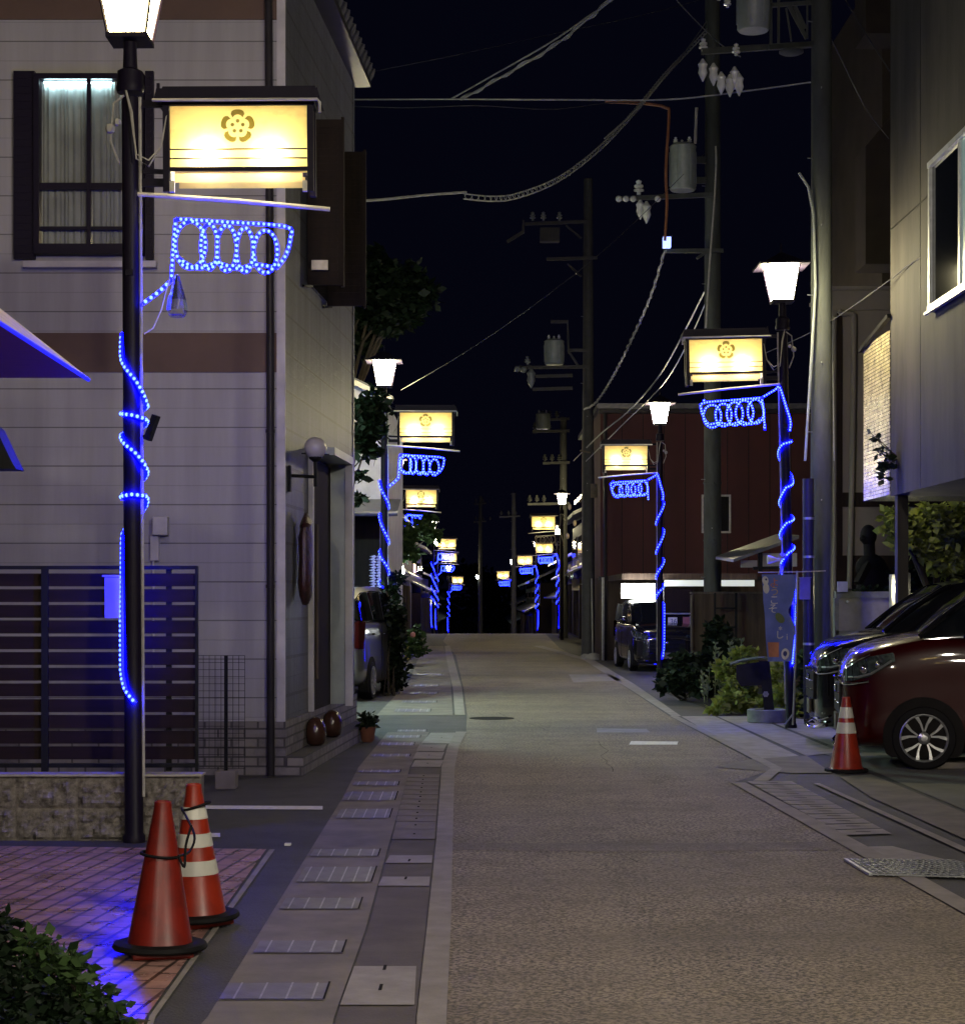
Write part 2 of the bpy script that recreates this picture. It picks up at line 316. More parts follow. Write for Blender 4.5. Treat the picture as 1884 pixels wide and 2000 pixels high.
M = dict(
 brown=mat('dark_brown_metal', (.009,.0065,.016), .45, 0, c2=(.011,.008,.018), ns=9, bump=.15, bs=30, spec=.12),
 black=mat('black_metal', (.012,.012,.013), .5, 0, ns=10, spec=.12),
 inner=mat('pale_lining', (.42,.39,.30), .7),
 conduit=mat('pale_conduit', (.42,.40,.37), .5, ns=14),
 bar=mat('cream_bar', (.72,.66,.52), .4, ns=10),
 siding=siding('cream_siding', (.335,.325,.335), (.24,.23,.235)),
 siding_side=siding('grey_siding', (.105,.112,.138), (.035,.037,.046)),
 band=mat('brown_band', (.105,.062,.045), .7, ns=2, c2=(.085,.05,.037)),
 trim=mat('white_trim', (.50,.48,.49), .55, ns=3),
 pipe=mat('dark_pipe', (.03,.027,.03), .4, ns=5, spec=.12),
 basebrick=brick('grey_base_brick', (.20,.18,.175), (.15,.135,.13), (.05,.045,.045), 1, .24, .085, wall=True, msz=.009),
 slat=mat('brown_slat', (.020,.010,.009), .6, ns=3, c2=(.012,.0065,.006), stretch=(.4, 1, 6), spec=.12),
 stone=mat('split_stone', (.27,.24,.215), .85, c2=(.07,.06,.052), ns=22, bump=.8, bs=60, lo=.3, hi=.7),
 cap=mat('stone_cap', (.42,.38,.32), .8, ns=12),
 redbrick=brick('red_brick_paving', (.52,.30,.26), (.42,.23,.20), (.07,.045,.04), 1, .30, .115, rot=(0, 0, R(-84)), msz=.010, wet=1),
 asphalt=asphalt('dark_asphalt', (.045,.043,.043), (.08,.075,.072), (.03,.03,.031), 90, .3),
 road=asphalt('brown_road', (.46,.37,.26), (.034,.026,.019), (.095,.078,.06), 48, .65),
 conc=mat('pavement_concrete', (.22,.19,.165), .8, c2=(.15,.13,.115), ns=3, bump=.3, bs=90, rv=.2),
 curb=mat('curb_concrete', (.30,.265,.235), .75, c2=(.22,.195,.17), ns=5, bump=.3, bs=80),
 cover=mat('cover_concrete', (.34,.31,.29), .75, c2=(.24,.215,.20), ns=4, bump=.3, bs=80),
 covdark=mat('worn_cover', (.12,.10,.09), .8, c2=(.085,.07,.062), ns=3, bump=.4, bs=80),
 tile=mat('slate_tile', (.15,.14,.145), .5, c2=(.11,.10,.105), ns=6, bump=.2, bs=60, rv=.2),
 gap=mat('dark_joint', (.018,.016,.015), .9, spec=.12),
 whiteline=mat('white_paint', (.78,.76,.74), .6, ns=20, c2=(.5,.48,.46), lo=.45, hi=.8),
 slit=mat('slit_metal', (.40,.38,.37), .4, .3, ns=20, c2=(.25,.24,.23)),
 steel=mat('galvanised_steel', (.35,.36,.37), .4, .7, ns=12),
 orange=mat('orange_cone_plastic', (.19,.013,.007), .38, ns=9, lo=.45, hi=.7, c2=(.11,.011,.008), rv=.1),
 orange2=mat('bright_cone_plastic', (.31,.026,.010), .35, ns=9, lo=.45, hi=.75, c2=(.18,.018,.010), rv=.1),
 reflect=mat('reflective_sleeve', (.55,.54,.49), .35, ns=9, c2=(.62,.60,.52)),
 rubber=mat('black_rubber', (.012,.011,.012), .7, ns=9, spec=.12),
 utildark=mat('dim_far_pole', (.06,.06,.058), .8, ns=5),  # dimness of the distant poles is put into this dark colour
 utility=mat('utility_concrete', (.055,.062,.058), .8, c2=(.03,.034,.032), ns=5, stretch=(1, 1, .3), bump=.2, bs=50),
 xform=mat('transformer_grey', (.24,.27,.26), .45, ns=5),
 porcelain=mat('white_porcelain', (.7,.72,.68), .15, ns=9),
 cable=mat('grey_cable', (.33,.34,.32), .5, ns=9),
 cabledark=mat('dark_cable', (.05,.05,.055), .5, ns=9),
 orangecable=mat('orange_cable', (.28,.11,.05), .6, ns=9),
 wallc=mat('grey_concrete_wall', (.058,.053,.048), .8, c2=(.030,.027,.026), spec=.2, ns=1.2, stretch=(2, 2, .45), bump=.15, bs=30),
 cream=mat('cream_plaster', (.20,.18,.145), .8, c2=(.165,.148,.12), ns=1.5, stretch=(1, 1, .5)),
 tan=mat('tan_plaster', (.06,.043,.032), .8, ns=1.5),
 maroon=mat('maroon_wall', (.060,.009,.008), .75, c2=(.045,.008,.007), ns=1.2, stretch=(1, 1, .4)),
 brownwall=mat('brown_board_wall', (.085,.058,.045), .8, c2=(.05,.035,.028), ns=2, stretch=(5, 5, .5), spec=.12),
 darkwood=mat('dark_wood', (.020,.012,.008), .6, c2=(.012,.008,.006), ns=4, stretch=(6, 6, .6), spec=.12),
 wood2=mat('weathered_wood', (.09,.065,.05), .7, c2=(.05,.036,.03), ns=4, stretch=(6, 6, .6)),
 plaster=mat('white_plaster', (.55,.53,.55), .8, c2=(.42,.40,.42), ns=3),
 rooftile=mat('grey_roof_tile', (.10,.10,.11), .35, c2=(.06,.06,.068), ns=9, bump=.2, bs=20),
 alu=mat('window_aluminium', (.62,.64,.64), .4, .3, ns=9),
 frost=emit('lit_frosted_glass', (.42,.72,.70), .03, False, (.25,.32,.32)),
 curtain=mat('white_curtain', (.50,.53,.53), .9, ns=3),
 glass=glassmat('window_glass'),
 darkglass=mat('dark_glass', (.006,.007,.009), .06, spec=.8, c2=(.006,.007,.009)),
 porch=mat('porch_panel', (.28,.32,.32), .35, ns=3, c2=(.22,.25,.26)),
 pottery=mat('brown_glazed_pot', (.05,.022,.014), .22, ns=6),
 terracotta=mat('terracotta', (.22,.08,.04), .8, ns=6),
 carve=mat('carved_wood', (.06,.022,.018), .35, c2=(.02,.01,.01), ns=14, bump=.9, bs=22),
 globe=mat('grey_globe_glass', (.42,.40,.43), .3, ns=2),
 red=mat('red_car_paint', (.036,.0006,.0010), .35, 0, coat=.9, spec=.15, c2=(.033,.0006,.0010)),
 bcar=mat('black_car_paint', (.006,.006,.008), .2, 0, coat=1, c2=(.006,.006,.008)),
 silver=mat('silver_car_paint', (.15,.145,.14), .3, .5, coat=1, c2=(.14,.135,.13)),
 chrome=mat('chrome', (.75,.76,.78), .08, 1, ns=9),
 rimsil=mat('machined_alloy', (.62,.62,.62), .28, .8, ns=9),
 lens=mat('headlamp_lens', (.20,.27,.25), .08, .75, ns=30, c2=(.06,.08,.08), coat=1),
 tail=mat('tail_lamp_red', (.05,.002,.002), .1, coat=1),
 leafd=leafmat('dark_leaves', (.0055,.013,.0045), (.0028,.0065,.003), .12),
 leafm=leafmat('green_leaves', (.035,.065,.018), (.018,.036,.012)),
 leafy=leafmat('yellow_green_leaves', (.22,.25,.05), (.10,.15,.035), .35),
 leafp=leafmat('pale_stem_leaves', (.17,.20,.12), (.09,.12,.06)),
 bark=mat('bark', (.06,.045,.032), .9, ns=10, bump=.8, bs=20),
 soil=mat('planting_soil', (.035,.028,.02), .95, ns=14, bump=.6, bs=30),
 banner=mat('blue_banner_cloth', (.16,.20,.62), .8, c2=(.12,.16,.50), ns=5),
 bwhite=mat('banner_white', (.75,.73,.75), .8), borange=mat('banner_orange', (.55,.22,.13), .8),
 byellow=mat('banner_yellow', (.55,.42,.22), .8), bgreen=mat('banner_green', (.16,.20,.10), .8),
 tanboard=mat('tan_board', (.16,.13,.08), .7, ns=9),
 greyboard=mat('grey_board', (.34,.33,.30), .6, ns=4),
 planter=mat('stone_planter', (.24,.26,.24), .8, c2=(.15,.16,.15), ns=7, bump=.3, bs=40),
 awnY=mat('ribbed_cream_metal', (.80,.66,.16), .4, c2=(.6,.48,.11), ns=3, stretch=(30, 1, 1)),
 soffit=mat('brown_soffit', (.30,.085,.006), .7, c2=(.22,.06,.005), ns=4, stretch=(1, 8, 1)),
 poster=mat('pale_blue_poster', (.42,.44,.72), .6, ns=8, c2=(.34,.36,.62)), ink=mat('blue_ink', (.04,.05,.22), .6),
 inkred=mat('red_ink', (.30,.10,.12), .6),
 lantern=emit('lit_lantern_glass', (1, .88, .50), LANTERN),
 lantern_back=emit('lit_back_lantern_glass', (1, .915, .75), 172.0),
 lantern_near=emit('lit_near_lantern_glass', (1, .80, .38), 18),
 tubeblue=emit('blue_rope_tube', (.0004,.0006,1), 12, True, (.01,.01,.2)),
 tubenear=emit('near_blue_rope_tube', (.00005,.0001,1), 40, True, (.01,.01,.2)),
 tubeawn=emit('awning_rope_tube', (.004,.006,1), .25, False, (.01,.01,.2)),
 bead=emit('white_blue_led', (.13,.25,1), .9, False, (.02,.02,.2)),
 bead_off=mat('unlit_rope', (.55,.50,.38), .4),
 whitesign=emit('lit_white_sign', (.95,1,.93), 6),
 fascia=emit('lit_white_fascia', (.85,1,.86), .08, False),
 lampw=emit('lit_white_lamp', (.82,1,.90), 30), lampwarm=emit('lit_oval_lamp', (1,.92,.55), 60),
 bluelit=emit('blue_lit_shape', (.10,.06,1), .05), added_pane=emit('added_warm_pane', (1,.62,.25), .35),  # warm panes are added to fill out the lights down the street
 led=emit('blue_led_box', (.25,.35,1), .5, False),
 indoor=emit('lit_window_tube', (.62,.95,1), 14.0),
 glossytile=brick('glossy_wall_tile', (.55,.47,.27), (.42,.36,.20), (.10,.09,.08), 1, .10, .045, wall=True, msz=.004, rough=.22),
 panel=panelmat('cream_sign_panel', (.90,.71,.30), .8),
 crest=panelmat('crest_film', (.26,.25,.09), .75),
)

SPLIT = dict(crossarm='crossarm', insulators='insulator', cutouts='cutout', bushings='bushing', bracket='bracket', straps='strap', lifting_notch='lifting_notch', pole_bands='pole_band', rail='rail', step_bolts='step_bolt', drainpipe='drainpipe', support='support', brown_band='band', board='board', fixings='fixing')
# ================================================================ THE SETTING
def structure(mb, name, m, **k):
    o = mb.build(name, m, **k); o['kind'] = 'structure'; return o
def gz(y): return -.022*max(0, min(y, 260)-85)      # the street dips away beyond a crest some 85 m off
g = MB(); g.world0 = True
for ya, yb in ((-30,85),(85,260),(260,900)): g.add([(-120,ya,gz(ya)),(120,ya,gz(ya)),(120,yb,gz(yb)),(-120,yb,gz(yb))], [(0,1,2,3)])
structure(g, 'ground', M['asphalt'])
# road outline from the photograph's kerb lines, then on down the street
lft = [(-.115,-30)] + [G(*p) for p in ((872,2000),(881,1760),(883,1640),(886,1500),(894,1460),(910,1430),(912,1395),(905,1345),(897,1310),(890,1280))] + [(-1.5,70),(-1.6,85)]
rgt = [(2.45,-30), (2.45,9)] + [G(*p) for p in ((1883,1789),(1651,1658),(1427,1531),(1505,1505),(1307,1400),(1225,1345),(1160,1300))] + [(2.5,60),(2.9,85)]
g = MB(); g.world0 = True; g.sheet(lft + rgt[::-1], .004); structure(g, 'road', M['road'])
g = MB(); g.world0 = True
for (y0_, a0, b0), (y1_, a1, b1) in (((85,-1.6,2.9),(112,-1.9,2.6)),((112,-1.9,2.6),(140,-2.1,1.7)),((140,-2.1,1.7),(260,-2.2,1.5))): g.add([(a0,y0_,gz(y0_)+.005),(b0,y0_,gz(y0_)+.005),(b1,y1_,gz(y1_)+.005),(a1,y1_,gz(y1_)+.005)], [(0,1,2,3)])
structure(g, 'far_road', M['road'])

g = MB(); g.world0 = True; g.sheet([G(884,1662), G(1200,1666), G(1660,1662), G(1630,1646), G(1200,1650), G(885,1648)], .006)  # thin stripe of darker tone across the road
structure(g, 'road_stripe', asphalt('stripe_asphalt', (.34,.27,.21), (.07,.05,.04), (.10,.085,.075), 62, .6))
q = random.Random(21); g = MB(); g.world0 = True
for x0_, y0_, ax, ay, n_ in ((1.6,10.5,-.10,.14,8),(1.2,17,.02,.3,12),(.9,22,-.08,.4,10)):
    p = Vector((x0_, y0_)); 
    for _ in range(n_):
        nx = p + Vector((ax+q.uniform(-.06,.06), ay+q.uniform(-.07,.07))); u = (nx-p).normalized(); v = Vector((-u.y,u.x))*q.uniform(.0015,.0035)
        g.sheet([tuple(p-v), tuple(p+v), tuple(nx+v), tuple(nx-v)][::-1], .0065); p = nx
structure(g, 'road_cracks', M['gap'])
# left pavement: broad strip of slabs, channel covers, kerb
def strip(pts_l, pts_r, z, name, m):
    g = MB(); g.world0 = True; a = [G(*p) for p in pts_l]; b = [G(*p) for p in pts_r]; g.sheet(a + b[::-1], z)
    return structure(g, name, m)
strip([(170,2250),(405,1990),(503,1831),(616,1646),(669,1560),(700,1500),(757,1431)], [(600,2250),(652,1990),(712,1823),(762,1640),(785,1560),(800,1500),(838,1431)], .006, 'pavement', M['conc'])
strip([(810,2250),(814,1990),(835,1800),(852,1640),(858,1560),(862,1500),(874,1460),(890,1431)], [(866,2250),(872,1990),(881,1800),(884,1640),(886,1560),(888,1500),(896,1460),(911,1431)], .012, 'kerb', M['curb'])
strip([(604,2250),(656,1990),(716,1823),(766,1640),(788,1560),(803,1500),(842,1431)], [(808,2250),(812,1990),(833,1800),(850,1640),(856,1560),(860,1500),(872,1460),(888,1431)], .005, 'channel', M['covdark'])
strip([(735,1398),(800,1330),(815,1290),(838,1262)], [(884,1398),(880,1330),(872,1290),(866,1262)], .006, 'far_pavement', M['conc'])
strip([(888,1398),(884,1345),(876,1310),(870,1280),(868,1262)], [(908,1398),(902,1345),(892,1310),(884,1280),(878,1262)], .012, 'far_kerb', M['curb'])
# red brick forecourt
strip([(-400,2300),(-400,1662),(0,1655)], [(190,2300),(285,1990),(520,1661)], .008, 'brick_paving', M['redbrick'])
strip([(197,2300),(292,1990),(526,1662)], [(212,2300),(304,1990),(537,1662)], .010, 'brick_edge', M['curb'])
# right side
strip([(1427,1531),(1651,1658),(1883,1789),(2100,1912)], [(1455,1531),(1690,1655),(1900,1770),(2130,1896)], .012, 'right_kerb', M['curb'])
strip([(1307,1400),(1505,1503),(1470,1528)], [(1322,1400),(1528,1503),(1500,1528)], .012, 'right_far_kerb', M['curb'])
strip([(1040,1262),(1140,1290),(1215,1338),(1312,1400)], [(1060,1262),(1160,1290),(1240,1338),(1330,1400)], .008, 'far_channel', M['cover'])
strip([(1588,1533),(1884,1669),(2150,1795)], [(1600,1533),(1900,1666),(2180,1795)], .014, 'parking_edge', M['curb'])
strip([(1640,1520),(1700,1560),(1900,1650),(2200,1795)], [(1700,1515),(1780,1548),(2000,1640),(2350,1780)], .012, 'sloped_kerb', M['conc'])
g = MB(); g.world0 = True; g.sheet([G(*p) for p in ((1715,1512),(1790,1545),(2020,1640),(2600,1640),(2600,1420),(1660,1420),(1600,1470))], .006)
structure(g, 'parking_floor', mat('parking_concrete', (.17,.165,.155), .75, c2=(.12,.115,.11), ns=1.5, bump=.2))
g = MB(); g.world0 = True; g.sheet([G(*p) for p in ((1290,1352),(1480,1420),(1600,1420),(1600,1300),(1290,1300))], .005)
structure(g, 'planting_bed', M['soil'])
g = MB(); g.world0 = True
for q in (((1330,1400),(1395,1400),(1560,1478),(1470,1484)), ((1400,1400),(1470,1400),(1640,1470),(1575,1478)), ((1476,1400),(1600,1408),(1690,1466),(1650,1468))):
    g.sheet([G(*p) for p in q], .007)
structure(g, 'right_pavement', M['cover'])
g = MB(); g.world0 = True; g.sheet([G(*p) for p in ((1395,1500),(1470,1484),(1575,1478),(1625,1512),(1545,1512))], .009); structure(g, 'right_pavement_corner', M['conc'])

# painted lines on the little car park, the road and the entrance
def line(px0, py0, px1, py1, px2, py2, px3, py3, label, name='painted_line', m='whiteline', z=.006):
    g = MB(); g.sheet([G(px0,py0), G(px1,py1), G(px2,py2), G(px3,py3)], z)
    o = g.build(name, M[m]); o['kind'] = 'structure'; return o
line(390,1582,630,1583,630,1576,392,1575, '')
line(330,1637,430,1637,430,1629,330,1629, '')
line(1228,1456,1322,1456,1324,1450,1232,1449, '', z=.008)
line(1165,1432,1270,1432,1262,1425,1165,1424, '', z=.008, m='cover')
line(1120,1334,1215,1330,1190,1318,1110,1318, '', z=.008, m='cover')

# pavement tiles with slits: every one a thing of its own
def tile(l, r, y0, y1, n, k):
    t = thing('slit_tile', k, 'paving tile', (*G((l+r)/2, y1), .006), 'slit tiles in the left pavement')
    sh = (y1-y0) * .62          # the slant of the pavement in the picture
    A, B, C, D = G(l, y1), G(r, y1), G(r+sh*.55, y0), G(l+sh*.95, y0)
    g = MB(); g.sheet([A, B, C, D], .0105); g.build('slab', M['tile'], t)
    g = MB()
    def bar(p, q, wd, z):
        p = Vector(p); q = Vector(q); u = (q-p).normalized(); nn = Vector((-u.y, u.x))*wd/2
        g.sheet([tuple(p-nn), tuple(p+nn), tuple(q+nn), tuple(q-nn)][::-1], z)
    A, B, C, D = map(Vector, (A, B, C, D))
    for i in range(n):
        f = (i + .55)/n; bar(A.lerp(B, f), D.lerp(C, f), .008, .0125)
    g.build('pale_slits', M['slit'], t)
    g = MB(); bar(B, B.lerp(C, 1.05), .009, .0135); bar(A, B, .006, .0135); g.build('joint', M['gap'], t)
TL = [(427,632,1925,1958,4,'slit tile at the bottom edge of the photo, in front of the hedge'),
 (494,668,1842,1866,4,'slit tile in the pavement level with the near cone base'),
 (545,700,1758,1780,5,'slit tile in the pavement level with the striped cone base'),
 (578,725,1697,1727,6,'slit tile just nearer than the red brick corner, with wide slits'),
 (605,738,1662,1676,5,'slit tile level with the far corner of the red brick paving'),
 (655,760,1583,1601,5,'slit tile level with the car park line, beside the channel covers'),
 (668,771,1549,1566,5,'slit tile just beyond the white car park line'),
 (688,777,1529,1537,5,'thin slit tile second beyond the car park line'),
 (698,781,1506,1511,5,'thin slit tile level with the base of the white house corner'),
 (722,800,1475,1480,5,'slit tile beside the brick step of the white house'),
 (737,808,1452,1458,5,'slit tile before the terracotta pot'),
 (753,820,1438,1443,5,'slit tile beside the terracotta pot'),
 (775,832,1427,1431,5,'last slit tile before the driveway'),
 (769,840,1386,1392,5,'broad bright slit tile just beyond the driveway'),
 (783,852,1370,1374,5,'second slit tile beyond the driveway'),
 (800,854,1353,1357,5,'third slit tile beyond the driveway'),
 (805,856,1338,1342,5,'fourth slit tile beyond the driveway'),
 (806,862,1317,1320,4,'fifth slit tile beyond the driveway, beside the dark hedge')]
for a in TL: tile(*a)
# channel covers with lifting notches
def cover(l, r, y0, y1, lab, nz=(), m='cover', sh=(.35,.12)):
    t = thing('channel_cover', lab, 'drain cover', (*G((l+r)/2, y1), .005), 'channel covers beside the kerb')
    A, B, C, D = (Vector(G(*p)) for p in ((l, y1), (r, y1), (r+(y1-y0)*sh[1], y0), (l+(y1-y0)*sh[0], y0)))
    g = MB(); g.sheet([tuple(x) for x in (A, B, C, D)], .0105); g.build('slab', M[m], t)
    g = MB()
    for f, h in nz:
        a = A.lerp(D, f); b = B.lerp(C, f); c = a.lerp(b, .5); u = (D-A).normalized()*h
        g.sheet([tuple(c-Vector((.007,0))-u), tuple(c+Vector((.007,0))-u), tuple(c+Vector((.007,0))+u), tuple(c-Vector((.007,0))+u)], .0125)
    if nz: g.build('lifting_notch', M['gap'], t)
cover(664,809,1892,1968,'large pale channel cover with two notches at the bottom of the photo', ((.95,.055),(.42,.06)), sh=(.36,.05))
cover(738,838,1716,1734,'pale channel cover with a notch, second from the near end', ((.8,.05),), sh=(.5,.08))
cover(752,843,1674,1689,'narrow pale channel cover, third from the near end', ((.3,.05),), sh=(.6,.1))
ORDW = 'first second third fourth fifth sixth seventh eighth ninth tenth eleventh twelfth'.split()
ys = [1642,1622,1607,1596,1584,1573,1563,1554,1545,1537,1529,1521,1514]
for i in range(len(ys)-1):
    f = (1642-ys[i])/142
    cover(765+int(36*f), 849+int(11*f), ys[i+1]+1, ys[i], ORDW[i] + ' small grey cover from the near end of the left kerb run', ((.5,.03),), sh=(.3,.08), m='conc')
for i, (y1, y0, l, r) in enumerate(((1500,1487,803,860),(1484,1471,806,862),(1469,1456,812,866),(1454,1433,822,884))):
    cover(l, r, y0, y1, ('pale channel cover nearest in the bright run before the driveway','second cover of the bright run before the driveway','third cover of the bright run before the driveway','long last cover of the bright run at the driveway edge')[i], ((.5,.03),), sh=(.55,.45) if i < 3 else (.9,.8))
# right hand channel
def rcover(f0, f1, lab, dark=False):
    A0, B0 = Vector(G(1458,1528)), Vector(G(1545,1528)); A1, B1 = Vector(G(1650,1635)), Vector(G(1742,1632))
    a = A0.lerp(A1, f0); b = B0.lerp(B1, f0); c = B0.lerp(B1, f1); d = A0.lerp(A1, f1)
    t = thing('channel_cover', lab, 'drain cover', ((a.x+b.x)/2, a.y, .005), 'channel covers on the right of the road')
    g = MB(); g.sheet([tuple(x) for x in (d, c, b, a)], .0105); g.build('slab', M['cover'], t)
    g = MB(); m0 = a.lerp(c, .5); g.sheet([(m0.x-.05, m0.y-.012), (m0.x+.05, m0.y-.012), (m0.x+.05, m0.y+.012), (m0.x-.05, m0.y+.012)], .0125); g.build('lifting_notch', M['gap'], t)
for i in range(12): rcover(i/12+.006, (i+1)/12-.006, ORDW[i] + ' notched cover from the far end of the right-hand run')
g = MB(); g.world0 = True; g.sheet([G(*p) for p in ((1692,1657),(1742,1656),(1860,1686),(1728,1688))], .0105); o = g.build('channel_cover', M['cover']); tag(o, 'wide concrete cover just beyond the metal grate on the right', 'drain cover', 'channel covers on the right of the road')
t = thing('drain_grate', 'dark metal grate across the right-hand channel', 'drain grate', (*G(1780,1700), .005))
A, B, C, D = (Vector(G(*p)) for p in ((1700,1714),(1990,1722),(1860,1686),(1650,1684)))
g = MB(); g.sheet([tuple(x) for x in (A, B, C, D)], .008); g.build('pit', M['gap'], t)
g = MB()
for i in range(20):
    a, b = A.lerp(B, i/19), D.lerp(C, i/19); g.beam((a.x,a.y,.016),(b.x,b.y,.016), .008, .01)
for i in range(9):
    a, b = A.lerp(D, i/8), B.lerp(C, i/8); g.beam((a.x,a.y,.018),(b.x,b.y,.018), .006, .008)
g.build('bars', M['steel'], t)
g = MB(); g.beam((A.x,A.y,.016),(D.x,D.y,.016), .02, .014); g.build('frame', M['alu'], t)
for (x, y, wd, lab) in ((960,1404,.20,'dark oval manhole cover in the road beyond the driveway'),):
    X, Y = G(x, y); g = MB(); g.lathe([(.3,.004),(.3,.009),(.28,.010)], (X, Y, 0), 24); tag(g.build('manhole_cover', M['gap']), lab, 'manhole')
g = MB(); p = G(562,1651); g.box(p[0]-.02, p[0]+.02, p[1]-.03, p[1]+.03, .0, .012); tag(g.build('paper_scrap', M['whiteline']), 'small white scrap of paper on the dark asphalt left of the pavement', 'litter')

# ================================================================ STREET LAMPS
def lamp_post(name, label, x, y, flip=False, near=False, lit=True):
    t = thing(name, label, 'street lamp', (0, 0, 0), 'lantern posts along the street')
    g = MB(); g.lathe([(.075,0),(.075,.04),(.062,.06),(.060,1.5),(.058,4.86),(.056,4.9)], n=14); g.lathe([(.085,4.93),(.095,4.96),(.085,5.0),(.085,5.07),(.05,5.09)], n=14)
    g.lathe([(.05,5.05),(.042,5.28)], n=10)
    for z in (4.2, 4.42, 4.05): g.box(.045,.075,-.02,.02,z-.02,z+.02)
    g.box(-.025,.025,-.068,-.055,3.72,3.76)
    g.build('post', M['brown'], t, smooth=True)
    g = MB(); g.tube([(.066,-.01,.3),(.066,-.01,2.4),(.066,-.015,4.9)], .011, 6); g.build('conduit', M['conduit'], t, smooth=True)
    # lantern
    z0, z1, b, a = 5.30, 5.70, .115, .185
    g = MB(); g.box(-.135,.135,-.135,.135,z0-.035,z0-.005)
    for sx in (-1, 1):
        for sy in (-1, 1): g.beam((sx*(b+.008),sy*(b+.008),z0-.01),(sx*(a+.008),sy*(a+.008),z1+.005), .016, .016)
    ln = g.build('lantern', M['brown'], t)
    g = MB(); g.add([(-b,-b,z0),(b,-b,z0),(b,b,z0),(-b,b,z0),(-a,-a,z1),(a,-a,z1),(a,a,z1),(-a,a,z1)], [(0,1,5,4),(1,2,6,5),(2,3,7,6),(3,0,4,7)])
    g.build('lantern_glass', M['lantern_near'] if near else M['lantern'], ln)
    g = MB(); g.box(-.31,.31,-.31,.31,z1+.006,z1+.03); g.add([(-.26,-.26,z1+.03),(.26,-.26,z1+.03),(.26,.26,z1+.03),(-.26,.26,z1+.03),(0,0,z1+.2)], [(0,1,4),(1,2,4),(2,3,4),(3,0,4)])
    g.tube([(0,0,z1+.18),(0,0,z1+.30)], .012, 6); g.build('lantern_cap', M['brown'], ln)
    # sign box
    x0, x1, zb, zt, dp = .275, 1.17, 4.32, 4.82, .11
    g = MB()
    g.box(x0-.05,x1+.05,-dp,dp,zt+.004,zt+.03)
    for xx in (x0-.045, x1+.002):
        for yy in (-dp+.004, dp-.044): g.box(xx,xx+.04,yy,yy+.04,zb-.06,zt+.002)
    g.box(x0-.003,x1+.001,-dp+.012,-dp+.03,zb+.075,zb+.10); g.box(x0-.003,x1+.001,dp-.03,dp-.012,zb+.075,zb+.10)
    for zz in (zb+.155, zb+.215): g.box(x0,x1,-dp+.006,-dp+.013,zz-.004,zz+.004)
    sb = g.build('sign_box', M['brown'], t)
    g = MB(); g.box(x0-.004,x0+.002,-dp+.03,dp-.03,zb+.02,zt); g.box(x1-.002,x1+.004,-dp+.03,dp-.03,zb+.02,zt)
    g.box(x0,x1,-dp+.03,dp-.03,zt-.01,zt); g.build('lining', M['inner'], sb)
    for yy in (-dp+.020, dp-.024):
        g = MB(); g.add([(x0,yy,zb+.102),(x1,yy,zb+.102),(x1,yy,zt),(x0,yy,zt)], [(0,1,2,3)]); g.build('panel', M['panel'], sb)
        g = MB(); g.add([(x0+.03,yy,zb),(x1-.03,yy,zb),(x1-.03,yy,zb+.073),(x0+.03,yy,zb+.073)], [(0,1,2,3)]); g.build('lower_strip', M['panel'], sb)
    # five-petalled crest on the street side
    g = MB(); c = ((x0+x1)/2-.005, zt-.135); y = -dp+.017
    for k in range(5):
        am = R(90 + 72*k); n = 9; out = []; inn = []
        for i in range(n):
            q = -1 + 2*i/(n-1); aa = am + R(29)*q
            ro = .112*(1 - .17*q*q*q*q) ; ri = .066 + .012*(1-q*q)
            out.append((c[0]+ro*math.cos(aa), c[1]+ro*math.sin(aa))); inn.append((c[0]+ri*math.cos(aa), c[1]+ri*math.sin(aa)))
        for i in range(n-1): g.add([(p[0], y, p[1]) for p in (out[i], out[i+1], inn[i+1], inn[i])], [(0,1,2,3)])
    for k in range(5):
        am = R(90 + 72*k); cx, cz = c[0]+.036*math.cos(am), c[1]+.036*math.sin(am)
        g.add([(cx+.013*math.cos(a_*math.pi/4), y, cz+.013*math.sin(a_*math.pi/4)) for a_ in range(8)], [tuple(range(8))])
    g.build('crest', M['crest'], sb)
    g = MB(); g.prism_y([(x0-.09,zt+.03),(x1+.09,zt+.03),(x1+.075,zt+.095),(x0-.075,zt+.095)], -dp-.06, dp+.06); g.prism_y([(x0-.07,zt+.096),(x1+.07,zt+.096),(x1+.05,zt+.135),(x0-.05,zt+.135)], -.07, .07)
    g.box(x0-.08,x0-.06,-dp-.02,-dp,zt+.10,zt+.14); g.build('roof', M['brown'], sb)
    g = MB(); g.tube([(x0-.10,-dp-.07,zt+.016),(x1+.075,-dp-.07,zt+.016),(x1+.092,-dp-.07,zt-.004),(x1+.092,-dp-.07,zt-.07)], .010, 8); g.build('gutter', M['conduit'], sb, smooth=True)
    for xx in (x0+.0, x1-.03): g = MB(); g.box(xx,xx+.03,-dp-.004,-dp+.03,zb-.065,zb+.005); g.build('foot', M['bar'], sb)
    for a_, b_, c_, d_ in ((zt+.04,zt+.035,.03,.045),(zb+.02,zb+.02,.03,.05),(zb+.10,zb+.09,.02,.03)): g = MB(); g.beam((.05,0,a_),(x0-.03,0,b_), c_, d_); g.build('arm', M['brown'], t)
    g = MB(); g.tube([(.05,-.02,4.262),(.7,-.02,4.215),(1.31,-.02,4.155)], .015, 8); g.build('hanging_bar', M['bar'], t, smooth=True)
    g = MB()
    for k in range(2):
        g.tube([(-.02,-.07,4.95),(.02+.01*k,-.10,4.78),(.06,-.12,4.5-.03*k),(.14,-.12,4.46-.04*k),(.22,-.11,4.55),(.26,-.10,4.78),(.28,-.05,4.84)], .006, 5)
